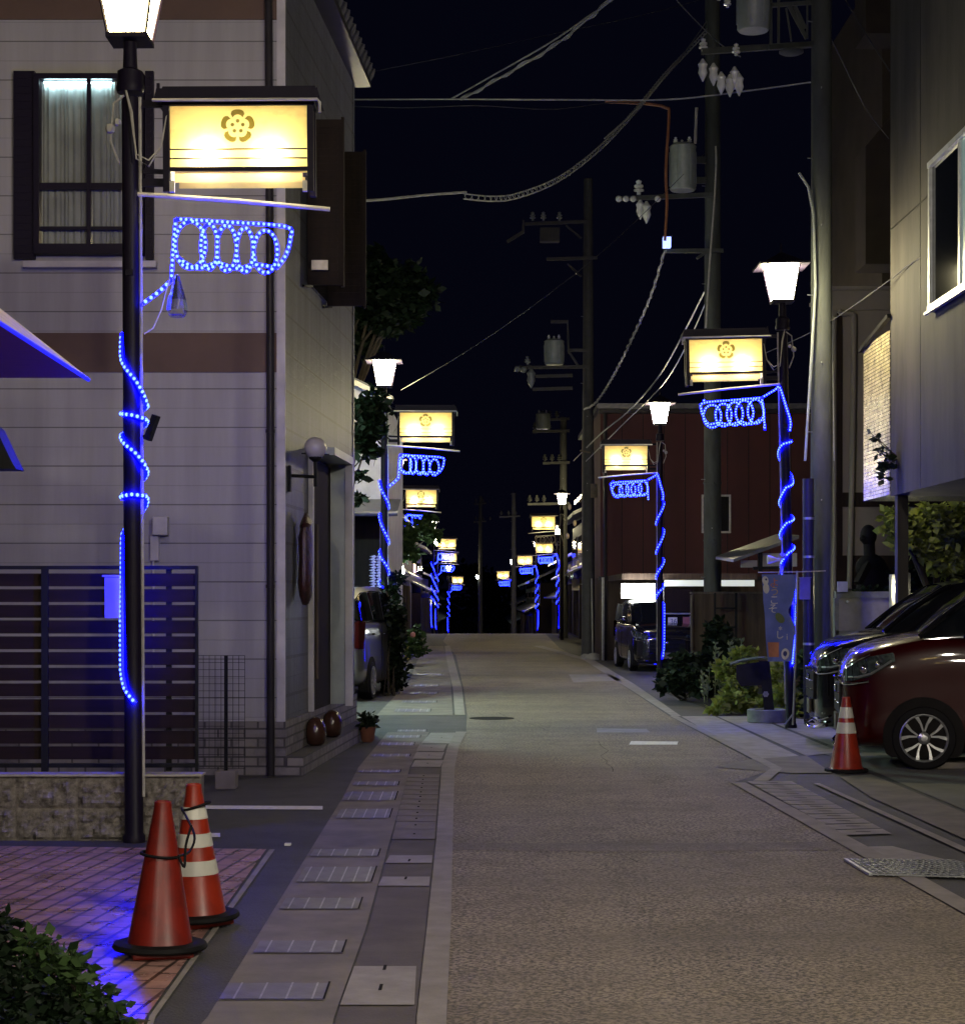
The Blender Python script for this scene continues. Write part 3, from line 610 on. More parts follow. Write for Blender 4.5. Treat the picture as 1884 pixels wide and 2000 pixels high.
    g.tube([(-.03,-.06,4.9),(-.10,-.05,4.85),(-.12,-.06,4.6),(-.06,-.07,4.45)], .008, 5); g.ball((-.12,-.07,4.68), .035, 6, 4); g.ball((-.07,-.08,4.72), .025, 6, 4)
    g.build('loose_wires', M['conduit'], t, smooth=True)
    for xx in (x0+.24, x1-.24):
        ld = bpy.data.lights.new('sign_bulb', 'POINT'); ld.energy = BULB; ld.color = (1, .90, .62); ld.shadow_soft_size = .02
        lo = bpy.data.objects.new('sign_bulb', ld); COL.objects.link(lo); lo.parent = sb; lo.location = (xx, -.022, zb+.17)
    t.location = (x, y, 0); ORG[t.name] = Vector((0,0,0))
    if flip: t.scale = (-1, 1, 1)
    return t

def rope(g, pts, r=.013, step=.034, beadr=.0105, lit=True, outward=None):
    """tube + beads along a polyline of points"""
    P = [Vector(p) for p in pts]
    g.mi = 0; g.tube(P, r, 6)
    g.mi = 1; acc = 0.0
    for a, b in zip(P, P[1:]):
        ln = (b-a).length; u = step - acc
        while u < ln:
            p = a.lerp(b, u/ln); q = p + (outward(p)*r*.75 if outward else Vector((0, -r*.75, 0)))
            g.ball(q, beadr, 5, 3); u += step
        acc = (acc + ln) % step
def smooth(pts, n=6):
    P = [Vector(p) for p in pts]; out = []
    for i in range(len(P)-1):
        p0, p1, p2, p3 = P[max(i-1,0)], P[i], P[i+1], P[min(i+2,len(P)-1)]
        for k in range(n):
            t = k/n; out.append(.5*((2*p1)+(p2-p0)*t+(2*p0-5*p1+4*p2-p3)*t*t+(3*p1-p0-3*p2+p3)*t**3))
    out.append(P[-1]); return out
def swirl(name, label, ctl, x, y, flip, mats, coarse=False, rad=.078):
    g = MB(); pts = []
    for (z0, a0), (z1, a1) in zip(ctl, ctl[1:]):
        n = max(2, int(abs(a1-a0)/(24 if coarse else 14)) + int((z0-z1)/.12))
        for k in range(n):
            f = k/n; a = R(a0+(a1-a0)*f); z = z0+(z1-z0)*f
            pts.append((rad*math.cos(a), rad*math.sin(a), z))
    pts.append((rad*math.cos(R(ctl[-1][1])), rad*math.sin(R(ctl[-1][1])), ctl[-1][0]))
    rope(g, pts, outward=lambda p: Vector((p.x, p.y, 0)).normalized(), step=.032 if not coarse else .06, beadr=.0125 if not coarse else .016, r=.015 if not coarse else .017)
    g.world0 = True
    o = g.build(name, mats); o.location = (x, y, 0)
    if flip: o.scale = (-1, 1, 1)
    return tag(o, label, 'rope light', 'blue rope lights wound round the lamp posts')
def motif(name, label, x, y, flip, mats, coarse=False, kind=0):
    g = MB(); r_, st, br = (.0118, .034, .0112) if not coarse else (.016, .05, .015)
    zt = 4.095
    rope(g, smooth([(.28,-.03,zt),(.6,-.03,zt-.02),(1.0,-.03,zt-.05),(1.03,-.03,zt-.13),(1.0,-.03,zt-.24),(.94,-.03,zt-.32)], 5), r_, st, br)
    rope(g, smooth([(.28,-.03,zt),(.265,-.03,zt-.16),(.25,-.03,zt-.40)], 4), r_, st, br)
    cs = [(.375,.10,.155),(.50,.055,.15),(.615,.065,.15),(.735,.055,.145),(.87,.078,.14)] if kind == 0 else [(.36,.10,.15),(.50,.11,.15),(.62,.10,.145),(.76,.10,.14),(.90,.11,.14)]
    for i, (cx, rx, rz_) in enumerate(cs):
        cz = zt - .17 - .012*i; s = [(cx+rx*math.cos(q), -.035-.004*i, cz+rz_*math.sin(q)) for q in [R(95+j*18+i*20) for j in range(21)]]
        rope(g, s, r_, st, br)
    rope(g, smooth([(.30,-.03,zt-.26),(.42,-.03,zt-.325),(.55,-.03,zt-.29),(.68,-.03,zt-.325),(.80,-.03,zt-.30),(.94,-.03,zt-.32)], 4), r_, st, br)
    if kind == 0: rope(g, smooth([(.25,-.03,zt-.40),(.17,-.04,zt-.48),(.065,-.05,zt-.56)], 4), r_, st*1.3, br*1.2)
    else: rope(g, smooth([(.98,-.03,zt-.05),(1.0,-.02,zt-.01)], 3) , r_, st, br); rope(g, smooth([(.28,-.03,zt),(.12,-.03,zt+.09),(.06,-.04,zt+.12),(-.01,-.06,zt-.12),(-.06,-.06,zt-.30),(-.05,-.06,zt-.42)], 5), r_*1.15, st, br)
    g.world0 = True
    o = g.build(name, mats); o.location = (x, y, 0)
    if flip: o.scale = (-1, 1, 1)
    return tag(o, label, 'light motif', 'blue ring motifs hung under the sign boxes')
BL = [M['tubeblue'], M['bead']]; BN = [M['tubenear'], M['bead']]; OFF = [M['bead_off'], M['bead_off']]
def zz(py, s): return 1.6 + (1170-py)/s
S1 = 296.8
ctlL = [(zz(650,S1),172),(zz(700,S1),200),(zz(745,S1),285),(zz(790,S1),350),(zz(806,S1),500),(zz(808,S1),545),(zz(813,S1),630),(zz(822,S1),715),(zz(836,S1),810),(zz(851,S1),905),(zz(884,S1),1000),(zz(915,S1),1065),(zz(930,S1),1120),(zz(966,S1),1240),(zz(972,S1),1262),(zz(967,S1),1350),(zz(970,S1),1430),(zz(988,S1),1480),(zz(1020,S1),1560),(zz(1045,S1),1606),(zz(1130,S1),1612),(zz(1230,S1),1630),(zz(1310,S1),1640),(zz(1345,S1),1675),(zz(1372,S1),1725)]
ctlR = [(zz(862,158),200),(zz(868,158),300),(zz(880,158),350),(zz(930,158),520),(zz(945,158),560),(zz(953,158),640),(zz(975,158),700),(zz(1000,158),820),(zz(1013,158),900),(zz(1022,158),1000),(zz(1040,158),1070),(zz(1062,158),1180),(zz(1068,158),1260),(zz(1080,158),1350),(zz(1105,158),1440),(zz(1125,158),1500),(zz(1160,158),1640),(zz(1300,158),1700)]
ctl2 = [(3.65,180),(3.4,270),(3.2,350),(3.05,540),(2.75,640),(2.6,700),(2.42,900),(2.2,1010),(2.05,1080),(1.9,1240),(1.78,1350),(1.66,1420),(1.5,1610),(.55,1650),(.35,1680)]
LAMPS = [  # side, x, y, label part
 ('L', -2.291, 12.13, 'nearest on the left, in front of the white house'),
 ('R', 3.815, 22.8, 'nearest on the right, beside the concrete poles'),
 ('L', -1.70, 31.9, 'second on the left, just past the white house'),
 ('R', 3.735, 38.8, 'second on the right, in front of the maroon wall'),
 ('L', -2.53, 54.5, 'third on the left, rising from the dark trees'),
 ('R', 3.10, 72.0, 'third on the right, whose ring motif is unlit'),
 ('L', -2.52, 93.5, 'fourth on the left, with diagonal blue stripes'),
 ('R', 3.97, 97.3, 'fourth on the right, below the unlit rings'),
 ('L', -2.70, 109.0, 'fifth on the left, far down the street'),
 ('R', 3.31, 112.5, 'fifth on the right, far down the street'),
 ('L', -2.75, 150.0, 'farthest on the left, at the end of the street'),
 ('R', 2.27, 138.0, 'farthest on the right, at the end of the street')]
base = lamp_post('lantern_post', '', 0, 0); near = lamp_post('lantern_post', '', 0, 0, near=True)
first = True; sw = {}; mo = {}
for i, (sd, x, y, lb) in enumerate(LAMPS):
    fl = sd == 'R'
    if i == 0: t = near
    elif i == 1: t = base
    else: t = copy_tree(base)
    t.location = (x, y, 0); t.scale = (-1 if fl else 1, 1, 1); t.rotation_euler = (0, 0, 0)
    t['label'] = 'lantern post with glowing crest sign, ' + lb
    if i == 0: t.rotation_euler = (0, R(-.3), 0)
    if i == 1: t.rotation_euler = (0, R(-1.2), 0)
    c = i > 1; key = (sd if i < 2 else 'far')
    ctl = ctlL if i == 0 else (ctlR if i == 1 else ctl2)
    off = (i == 5)
    if off:
        s_ = None; m_ = motif('ring_motif', 'unlit pale ring motif under the third sign box on the right', x, y, fl, OFF, True, 1)
    else:
        k2 = key + str(i % 2)
        if k2 in sw:
            s_ = sw[k2].copy(); COL.objects.link(s_); s_.location = (x, y, 0); s_.scale = (-1 if fl else 1, 1, 1)
            m_ = mo[k2].copy(); COL.objects.link(m_); m_.location = (x, y, 0); m_.scale = (-1 if fl else 1, 1, 1)
        else:
            s_ = sw[k2] = swirl('rope_light', '', ctl, x, y, fl, BN if i < 2 else BL, c); m_ = mo[k2] = motif('ring_motif', '', x, y, fl, BL, c, 0 if not fl else 1)
        s_['label'] = 'blue rope light wound round the lantern post ' + lb.split(',')[0]
        m_['label'] = 'glowing blue ring motif under the sign box ' + lb.split(',')[0]
    if i == 1:
        for o in (s_, m_): o.rotation_euler = (0, R(-1.2), 0)
    for o in (t, s_, m_):
        if o is not None: o.location.z = gz(y)
# one more pair of the same posts stands behind the photographer: they light the foreground
for x, y, fl in ((3.75, 2.6, True), (-2.9, -7.5, False), (3.7, -12, True)):
    t = copy_tree(base); t.location = (x, y, 0); t.scale = (-1 if fl else 1, 1, 1); t.rotation_euler = (0, 0, 0)
    [setattr(ch_.data.materials[0] and ch_, 'data', ch_.data.copy()) or ch_.data.materials.__setitem__(0, M['lantern_back']) for ln_ in t.children for ch_ in ln_.children if ch_.name.startswith('lantern_glass')]
    t['label'] = 'dark street lantern post standing behind the camera, ' + {2.6: 'on the right', -7.5: 'on the left', -12: 'farther back on the right'}[y]

# small things on the near post
t = thing('plastic_bag', 'clear plastic bag holding a connector, hanging beside the near left post', 'bag', (-2.02, 12.1, 3.45))
g = MB(); g.lathe([(.012,3.72),(.03,3.66),(.06,3.56),(.07,3.49),(.05,3.45)], (-2.0,12.08,0), 9)
g.build('bag', glassmat('clear_plastic', (.8,.8,.9), .25, .25), t)
g = MB(); g.box(-2.05,-1.96,12.06,12.10,3.465,3.50); g.tube([(-2.0,12.08,3.5),(-1.98,12.07,3.6),(-2.0,12.08,3.73)], .006, 5); g.tube([(-2.05,12.08,3.7),(-2.10,12.08,3.5),(-2.16,12.1,3.38),(-2.22,12.1,3.34)], .005, 5); g.build('connector', M['bwhite'], t)
t = thing('small_box', 'small dark tilted box strapped to the near left post beside the blue rope', 'box', (-2.17, 12.06, 2.66))
g = MB(); g.beam((-2.19,12.06,2.64),(-2.13,12.04,2.80), .05, .04); g.build('box', M['black'], t); g = MB(); g.beam((-2.22,12.06,2.66),(-2.17,12.06,2.68), .03, .02); g.build('bracket', M['black'], t)

# ================================================================ WHITE HOUSE, left
YF = 16.7; XC = -1.81; FX = -1.50; FY = 21.6
house = thing('white_house', 'two-storey house of pale horizontal siding with brown bands, left of the street', 'house', (XC-3, YF, 0))
g = MB(); g.box(-9,XC,YF,YF+.2,.49,8.6); g.build('front_wall', M['siding'], house)
A, B = (XC, YF+.001), (FX, FY)
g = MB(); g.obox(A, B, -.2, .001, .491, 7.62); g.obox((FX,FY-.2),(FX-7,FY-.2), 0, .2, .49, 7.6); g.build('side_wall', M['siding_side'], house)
g = MB(); g.box(-9,XC-.02,YF-.018,YF,3.655,4.01); g.box(-9,XC-.02,YF-.018,YF,6.85,7.4); g.build('brown_band', M['band'], house)
g = MB(); g.box(-9,XC+.03,YF-.03,YF+.2,.0,.488); g.obox((XC+.03,YF-.03),(FX+.03,FY), -.2, 0, 0, .489)
g.build('brick_base', M['basebrick'], house)
g = MB(); g.obox((XC+.032,YF-.05),(FX+.03,FY), 0, .16, 0, .175); g.build('step', M['basebrick'], house)
g = MB(); g.box(XC-.05,XC+.025,YF-.028,YF+.03,.49,8.6); g.build('corner_trim', M['trim'], house)
g = MB(); g.tube([(XC-.10,YF-.06,.0),(XC-.105,YF-.06,4),(XC-.13,YF-.06,8.6)], .036, 10)
for z in (1.7, 3.1, 4.6, 6.1): g.lathe([(.042,z),(.042,z+.03)], (XC-.105-(z>4)*.01, YF-.06, 0), 10)
g.build('downpipe', M['pipe'], house, smooth=True)
# eave of tiled roof along the street side
rf = MB()
rf.obox((XC-.25,YF-.4),(FX-.25,FY+.1), 0, .44, 7.62, 7.70); roof = rf.build('roof', M['pipe'], house)
g = MB(); u = (Vector(B)-Vector(A)).normalized(); nrm = Vector((u.y,-u.x)); L_ = (Vector(B)-Vector(A)).length
k = 0; s_ = -.4
while s_ < L_+.12:
    p = Vector(A)+u*s_; e = p+nrm*.22; q = p-nrm*.9
    g.tube([(q.x,q.y,8.2),(e.x,e.y,7.735)], .075, 8); s_ += .24
g.build('eave_tiles', M['rooftile'], roof, smooth=True)
g = MB(); g.box(-9,XC+.02,YF-.25,YF+.2,8.6,8.75); g.build('front_eave', M['pipe'], house)
# front window with shutters and a lit tube behind the curtain
def bx(x0, x1, y0, y1, d=YF):   # pixel box -> x0,x1,z0,z1 on a frontal plane
    a = W(x0, y1, d); b = W(x1, y0, d); return a[0], b[0], a[2], b[2]
x0, x1, z0, z1 = bx(72, 285, 150, 500)
g = MB(); D0, D1 = YF-.13, YF-.001
g.box(x0,x1,D0,D1,z1-.05,z1); g.box(x0,x1,D0,D1,z0,z0+.09); g.box(x0,x0+.05,D0,D1,z0+.09,z1-.05); g.box(x1-.05,x1,D0,D1,z0+.09,z1-.05)
zr = zz(368,215.6); xm = W(178,0,YF)[0]
g.box(xm-.018,xm+.018,D0+.02,D0+.06,z0+.09,z1-.05); g.box(x0+.05,xm-.018,D0+.02,D0+.055,zr-.03,zr+.03); g.box(xm+.018,x1-.05,D0+.025,D0+.06,zr-.03,zr+.03)
g.box(x0+.05,x1-.05,D0+.03,D0+.05,z0+.22,z0+.25)
win = g.build('window', M['brown'], house)
g = MB(); g.box(x0+.05,x1-.05,D0+.065,D0+.069,z0+.09,z1-.05); g.build('pane', M['glass'], win)
g = MB(); n = 90; vs = []; fs = []
for i in range(n+1):
    f = i/n; xx = x0+.05+(x1-x0-.1)*f; yy = D1-.022 + .014*math.sin(i*1.35+2*math.sin(i*.3))
    vs += [(xx,yy,z0+.09),(xx,yy,z1-.05)]
    if i: fs.append((2*i-2,2*i,2*i+1,2*i-1))
g.add(vs, fs); g.build('curtain', M['curtain'], win, smooth=True)
g = MB(); g.box(x0+.08,x1-.30,D0+.073,D0+.083,z1-.075,z1-.06); g.build('room_light', M['indoor'], win)
for a, b in ((30,71),(286,302)):
    q = bx(a, b, 142, 508); g = MB(); g.box(q[0],q[1],YF-.07,YF-.02,q[2],q[3])
    for i in range(24):
        zc = q[2]+.06+(q[3]-q[2]-.12)*i/23; g.box(q[0]+.02,q[1]-.02,YF-.078,YF-.0705,zc-.012,zc+.012)
    g.build('shutter', M['brown'], house)
q = bx(50, 308, 513, 525); g = MB(); g.box(q[0],q[1],YF-.10,YF-.001,q[2],q[3]); g.build('window_sill', M['trim'], house)
# open shutters of the upper side window
def wallpt(d): f = (d-YF)/(FY-YF); return XC+(FX-XC)*f
for d, wd in ((18.05,.34),(19.35,.39)):
    xx = wallpt(d); g = MB(); g.box(xx+.012,xx+wd,d,d+.04,4.68,6.30); g.box(xx+wd+.001,xx+wd+.03,d-.012,d+.05,4.66,6.32)
    for i in range(22): g.box(xx+.05,xx+wd-.03,d-.006,d-.0005,4.75+i*.07,4.79+i*.07)
    g.build('open_shutter', M['darkwood'], house)
    g = MB(); g.beam((xx,d-.3,4.62),(xx+.06,d-.02,4.66), .02, .02); g.build('shutter_stay', M['black'], house)
g = MB(); g.obox((wallpt(18.1),18.1),(wallpt(19.3),19.3), .002, .03, 4.7, 6.28); g.build('side_window', M['darkglass'], house)
g = MB(); x_ = wallpt(18.02); g.box(x_+.06,x_+.22,17.97,18.0,zz(531,199),zz(512,199)); g.build('cream_plate', M['bar'], house)
# entrance
p0, p1 = (wallpt(18.25),18.25), (wallpt(19.5),19.5)
g = MB(); g.obox(p0, p1, .002, .03, .49, 2.98); door = g.build('door', M['darkwood'], house)
g = MB(); g.tube([(wallpt(18.4)+.05,18.4,.8),(wallpt(18.4)+.05,18.4,2.35)], .018, 8); g.build('handle', M['wood2'], door, smooth=True)
xx = wallpt(19.5)
g = MB(); g.box(xx+.002,xx+.23,19.5,19.56,.49,3.02); fin = g.build('porch_fin', M['porch'], house)
g = MB(); g.box(xx+.001,xx+.035,19.47,19.4995,.49,3.02); g.box(xx+.185,xx+.26,19.46,19.57,.47,3.02); g.build('fin_edge', M['trim'], fin)
g = MB(); g.obox((wallpt(18.2)+.0,18.2),(wallpt(19.55),19.55), .001, .26, 3.021, 3.10); g.build('porch_hood', M['porch'], house)
g = MB(); g.obox((wallpt(18.15),18.15),(wallpt(18.24),18.24), .002, .05, .49, 3.02); g.build('door_jamb', M['trim'], house)
# globe lamp, unlit, on an iron bracket
t = thing('wall_lamp', 'unlit grey globe lamp on a black bracket by the white house entrance', 'wall lamp', (wallpt(17.0), 17.0, 2.7))
gx = W(616,875,17.2)
g = MB(); g.tube([(gx[0],gx[1],gx[2]-.09),(gx[0],gx[1],gx[2]-.36)], .018, 8); g.tube([(wallpt(17.0)+.01,17.0,gx[2]-.27),(gx[0],17.2,gx[2]-.27)], .016, 8)
g.box(wallpt(17)+.003,wallpt(17)+.03,16.95,17.05,gx[2]-.42,gx[2]-.18); g.lathe([(.02,-.13),(.06,-.10),(.065,-.07)], gx, 12); g.tube([(gx[0]-.13,17.2,gx[2]-.05),(gx[0]+.13,17.2,gx[2]-.06)], .006, 5)
g.build('bracket', M['black'], t, smooth=True)
g = MB(); g.ball(gx, .104, 24, 14); g.build('globe', M['globe'], t, smooth=True)
# carved hanging board
cx_, cz_ = wallpt(17.45)+.05, zz(1093,206)
g = MB(); prof = [(0,-.42),(.035,-.40),(.07,-.33),(.085,-.2),(.08,0),(.085,.2),(.06,.3),(.075,.33),(.05,.38),(.02,.43),(0,.44)]
vs = []; N = 14
for r_, z_ in prof:
    for j in range(N):
        a = 2*math.pi*j/N; q = Vector((r_*.45*math.cos(a), r_*1.9*math.sin(a), z_)); q *= 1+.14*noise.noise(q*9)
        vs.append((cx_+q.x, 17.5+q.y, cz_+q.z))
g.add([(v[0]*1+(v[0]-cx_)*.8+.035, v[1], v[2]) for v in vs], [(i*N+j, i*N+(j+1) % N, (i+1)*N+(j+1) % N, (i+1)*N+j) for i in range(len(prof)-1) for j in range(N)])
tag(g.build('carved_board', M['carve'], smooth=True), 'long oval carved dark wood ornament hanging beside the house door', 'ornament')
# two glazed pots on the step
for i, (px, py, d, lab) in enumerate(((630,1432,17.9,'nearer of two dark glazed round-topped jars on the brick step'),(660,1412,19.0,'farther of two dark glazed round-topped jars on the brick step'))):
    X = wallpt(d)+.115; s = F/d
    g = MB(); g.lathe([(.055,.176),(.085,.20),(.105,.28),(.10,.36),(.07,.425),(.03,.45),(.001,.455)], (X, d, 0), 18)
    tag(g.build('glazed_jar', M['pottery'], smooth=True), lab, 'jar', 'glazed jars on the brick step')
t = thing('terracotta_pot', 'terracotta pot with a dark plant at the end of the brick step', 'plant pot', (wallpt(20.6)+.30, 20.6, 0))
X = wallpt(20.6)+.28
g = MB(); g.lathe([(.05,0),(.07,.02),(.09,.16),(.10,.17),(.085,.17)], (X,20.6,0), 14); g.build('pot', M['terracotta'], t, smooth=True)
def leaves(g, c, rx, ry, rz_, n, ls, seed=1, shell=.0, flat=0.5, droop=0):
    q = random.Random(seed)
    for _ in range(n):
        while True:
            a = Vector((q.uniform(-1,1), q.uniform(-1,1), q.uniform(-1,1)))
            if shell < a.length < 1: break
        a = a * (1 + .25*noise.noise(Vector((a.x*2+seed, a.y*2, a.z*2))))
        p = Vector((c[0]+a.x*rx, c[1]+a.y*ry, c[2]+a.z*rz_))
        d = Vector((q.gauss(0,1), q.gauss(0,1), q.gauss(0,flat)-droop)).normalized(); e = d.cross(Vector((q.gauss(0,1), q.gauss(0,1), q.gauss(0,1)))).normalized()
        l = ls*q.uniform(.4,1.7); wd = l*q.uniform(.2,.36)
        g.add([p, p+d*l*.5+e*wd, p+d*l, p+d*l*.5-e*wd], [(0,1,2,3)])
g = MB(); leaves(g, (X,20.6,.23), .09, .09, .09, 160, .07, 3); g.build('foliage', M['leafd'], t)
# meter
t = thing('electric_meter', 'grey electric meter box on the siding, beside the near post', 'meter', (-2.98, YF, 2.1))
q = bx(302, 331, 1010, 1046); g = MB(); g.box(q[0],q[1],YF-.12,YF-.002,q[2],q[3]); g.build('case', M['trim'], t, bevel=.008)
q = bx(296, 312, 1047, 1095); g = MB(); g.box(q[0],q[1],YF-.06,YF-.002,q[2],q[3]-.003); g.tube([(q[0]+.02,YF-.03,q[2]),(q[0]+.02,YF-.03,.9)], .012, 6); g.build('conduit', M['trim'], t)

# slatted fence on the stone wall
fen = thing('slat_fence', 'dark brown slatted fence behind the low split-stone wall', 'fence', (-3.2, 12.6, 0))
s6 = 286.0; d6 = 12.6
def fx(px): return (px-CX)/s6
g = MB(); g.box(fx(-60),fx(384),d6,d6+.05,zz(1112,s6),zz(1105,s6)); g.box(fx(-60),fx(386),d6,d6+.05,zz(1500,s6),zz(1492,s6)); g.build('rail', M['black'], fen)
for i in range(12):
    z1_ = zz(1120+30.8*i, s6); g = MB(); g.box(fx(-60),fx(383),d6+.012,d6+.035,z1_-.0885,z1_); g.build('slat', M['slat'], fen)
for px, wpx, dy in ((88,13,-.03),(327,11,.037),(384,6,-.02)):
    g = MB(); g.box(fx(px-wpx/2),fx(px+wpx/2),d6+dy,d6+dy+.028,.42,zz(1106,s6)-.001); g.build('fence_post', M['black'], fen)
t = thing('sign_board', 'white rectangular panel fixed to the slatted fence behind the near post', 'panel', (fx(225), d6-.03, 1.3))
g = MB(); g.box(fx(206),fx(246),d6-.045,d6-.032,zz(1207,s6),zz(1128,s6)); g.build('board', M['trim'], t); g = MB(); g.box(fx(202),fx(250),d6-.06,d6-.03,zz(1127,s6),zz(1123,s6)); g.build('hood', M['trim'], t)
sw_ = thing('stone_wall', 'low split-face stone block wall under the slatted fence', 'wall', (-3.1, 12.2, 0))
g = MB(); X1 = (390-CX)/S1; X0 = -5.4
for row in range(2):
    xr = X1 - (.0 if row else .0) ; 
    while xr > X0:
        xl = max(xr-.41, X0); n, mrow = 20, 11; zb_ = .008+row*.208; zt_ = zb_+.200; k = len(g.v); vs = []; fs = []
        for j in range(mrow+1):
            for i in range(n+1):
                fx_, fz_ = i/n, j/mrow; x = xl+.004+(xr-xl-.008)*fx_; z = zb_+(zt_-zb_)*fz_
                e = min(fx_,1-fx_,fz_,1-fz_)*9; e = max(0,min(1,e)); d = .028*abs(noise.noise(Vector((x*9,z*9,3)))) + .022*noise.noise(Vector((x*26,z*26,1)))
                vs.append((x, 12.20-e*(.012+abs(d)*1.25), z))
        for j in range(mrow):
            for i in range(n): fs.append((j*(n+1)+i, j*(n+1)+i+1, (j+1)*(n+1)+i+1, (j+1)*(n+1)+i))
        g.add(vs, fs); xr -= .41
g.build('split_blocks', M['stone'], sw_)
g = MB(); g.box(X0,X1-.001,12.202,12.32,0,.427); g.build('core', M['stone'], sw_)
g = MB(); g.box(X0,X1+.008,12.165,12.34,.428,.442); g.build('coping', M['cap'], sw_)
# trellis on a stand
t = thing('wire_trellis', 'thin wire grid trellis on a stand with a pale block foot, before the house base', 'trellis', (W(443,1500,15.57)[0], 15.57, 0))
s8 = 231.2; xa, xb = (388-CX)/s8, (480-CX)/s8; g = MB(); za, zb2 = zz(1500,s8), zz(1280,s8)
for i in range(9): x = xa+(xb-xa)*i/8; g.beam((x,15.5,za),(x,15.5,zb2), .004, .004)
for i in range(17): z = za+(zb2-za)*i/16; g.beam((xa,15.504,z),(xb,15.504,z), .004, .004)
g.build('grid', M['black'], t)
xm = (443-CX)/s8; g = MB(); g.beam((xm,15.52,.1),(xm,15.52,zb2), .028, .028); g.build('stake', M['black'], t)
g = MB(); g.box(xm-.085,xm+.09,15.45,15.62,0,.155); g.build('block_foot', M['conc'], t, bevel=.01)

# ================================================================ FOREGROUND LEFT
def cone(label, x, y, sq, bands, c, lean=0, rot=0):
    t = thing('traffic_cone', label, 'traffic cone', (x, y, 0), 'orange traffic cones')
    g = MB(); g.lathe([(.155,.035),(.145,.055),(.04,.66),(.038,.69),(.030,.695),(.028,.67)], n=32); g.local = True; cb = g.build('cone', c, t, smooth=True)
    g = MB(); g.local = True; g.prism([(.19*math.cos(R(45+90*k)+rot)+0*k, .19*math.sin(R(45+90*k)+rot)) for k in range(4)], .006, .034); g.build('base', c, t, bevel=.01)
    for a, b in bands:
        ra, rb = .145-(a-.055)*.1735+.0025, .145-(b-.055)*.1735+.0025
        g = MB(); g.local = True; g.lathe([(ra-.002,a),(ra,a+.001),(rb,b-.001),(rb-.002,b)], n=32); g.build('reflective_band', M['reflect'], t, smooth=True)
    if sq:
        g = MB(); g.local = True; g.lathe([(.16,.036),(.205,.037),(.212,.046),(.205,.062),(.17,.072),(.15,.066)], n=28); g.build('weight_ring', M['rubber'], t, smooth=True)
    return t
x, y = G(312, 1868); c1 = cone('plain red-orange traffic cone in the left foreground, no reflective bands', x, y, True, (), M['orange'], rot=.3)
c1.rotation_euler = (R(-1), R(1.0), 0)
x, y = G(384, 1808); c2 = cone('orange traffic cone with three white reflective bands, behind the plain one', x, y, True, ((.255,.325),(.39,.455),(.525,.585)), M['orange2'], rot=.7)
c2.rotation_euler = (0, R(-1.2), 0)
x, y = G(1652, 1508); c3 = cone('orange traffic cone with white bands in front of the parked cars', x, y, False, ((.36,.46),(.50,.60)), M['orange2'], rot=.2)
g = MB(); g.lathe([(.14,.007),(.20,.008),(.20,.03),(.15,.035)], (x,y,0), 20); tag(g.build('weight_ring', M['rubber']), 'black weight ring round the foot of the cone by the parked cars', 'cone weight')
# cord tying the two cones
q1 = Vector(c1.location); q2 = Vector(c2.location); g = MB()
def ringp(c, r, z, n=18, tl=0): return [(c.x+r*math.cos(2*math.pi*i/n), c.y+r*math.sin(2*math.pi*i/n), z+tl*math.cos(2*math.pi*i/n)) for i in range(n+1)]
g.tube(ringp(q1,.083,.455,tl=-.01), .007, 6); g.tube(ringp(q2,.064,.585,tl=.02), .007, 6)
g.tube(smooth([(q1.x+.083,q1.y-.01,.45),(q1.x+.10,q1.y+.2,.44),(q1.x+.10,q1.y+.35,.5),(q2.x-.075,q2.y,.575)], 5), .006, 6)
g.tube(smooth([(q1.x+.088,q1.y-.02,.45),(q1.x+.11,q1.y+.0,.40),(q1.x+.10,q1.y+.1,.48),(q1.x+.11,q1.y+.2,.56)], 4), .006, 6)
tag(g.build('tie_cord', M['rubber'], smooth=True), 'thin black cord tying the two left cones together', 'cord')

# leafy hedge in the bottom left corner
def shrub(name, label, cat, loc, blobs, leaf, ls, n, stems=8, m2=None, group=None, stem='bark', flat=.5):
    t = thing(name, label, cat, loc, group)
    g = MB(); q = random.Random(int(abs(loc[0]*97+loc[1]*13)))
    for _ in range(stems):
        b = q.choice(blobs); g.tube([(loc[0]+q.uniform(-.1,.1), loc[1]+q.uniform(-.1,.1), loc[2]), ((loc[0]+b[0])/2+q.uniform(-.05,.05), (loc[1]+b[1])/2, (loc[2]+b[2])/2), (b[0], b[1], b[2])], .012, 5, r1=.004)
    g.build('stems', M[stem], t)
    g = MB(); tot = sum(b[3]*b[5] for b in blobs)
    for i, b in enumerate(blobs): leaves(g, b[:3], b[3], b[4], b[5], int(n*b[3]*b[5]/tot), ls, 11+i, .35, flat)
    g.build('foliage', M[leaf], t)
    return t
hb = []
q = random.Random(5)
for px, py, d in ((40,1850,7.0),(110,1900,6.9),(180,1935,6.8),(240,1985,6.7),(20,1960,6.5),(110,1990,6.4),(290,2020,6.7),(-60,1830,7.1),(200,2010,6.3),(60,1800,7.2)):
    a = W(px, py, d); hb.append((a[0]-.17, a[1], a[2]-.10, .15, .2, .13))
for px, py, d in ((60,2080,6.6),(200,2120,6.6),(-60,2000,6.8),(280,2160,6.6)):
    a = W(px, py, d); hb.append((a[0]-.20, a[1], a[2]-.08, .24, .25, .20))
shrub('garden_shrub', 'dark leafy shrub filling the bottom left corner of the photo', 'shrub', (-1.6, 6.8, 0), hb, 'leafd', .038, 19000, 24)
g = MB(); a = Vector(W(200,1850,7.05)); shrub_t = None
hb = []
for px, py, d in ((230,1880,6.95),(270,1925,6.85),(205,1850,7.0),(150,1820,7.1),(300,1960,6.8)):
    a = W(px, py, d); hb.append((a[0]-.16, a[1], a[2]-.08, .09, .12, .08))
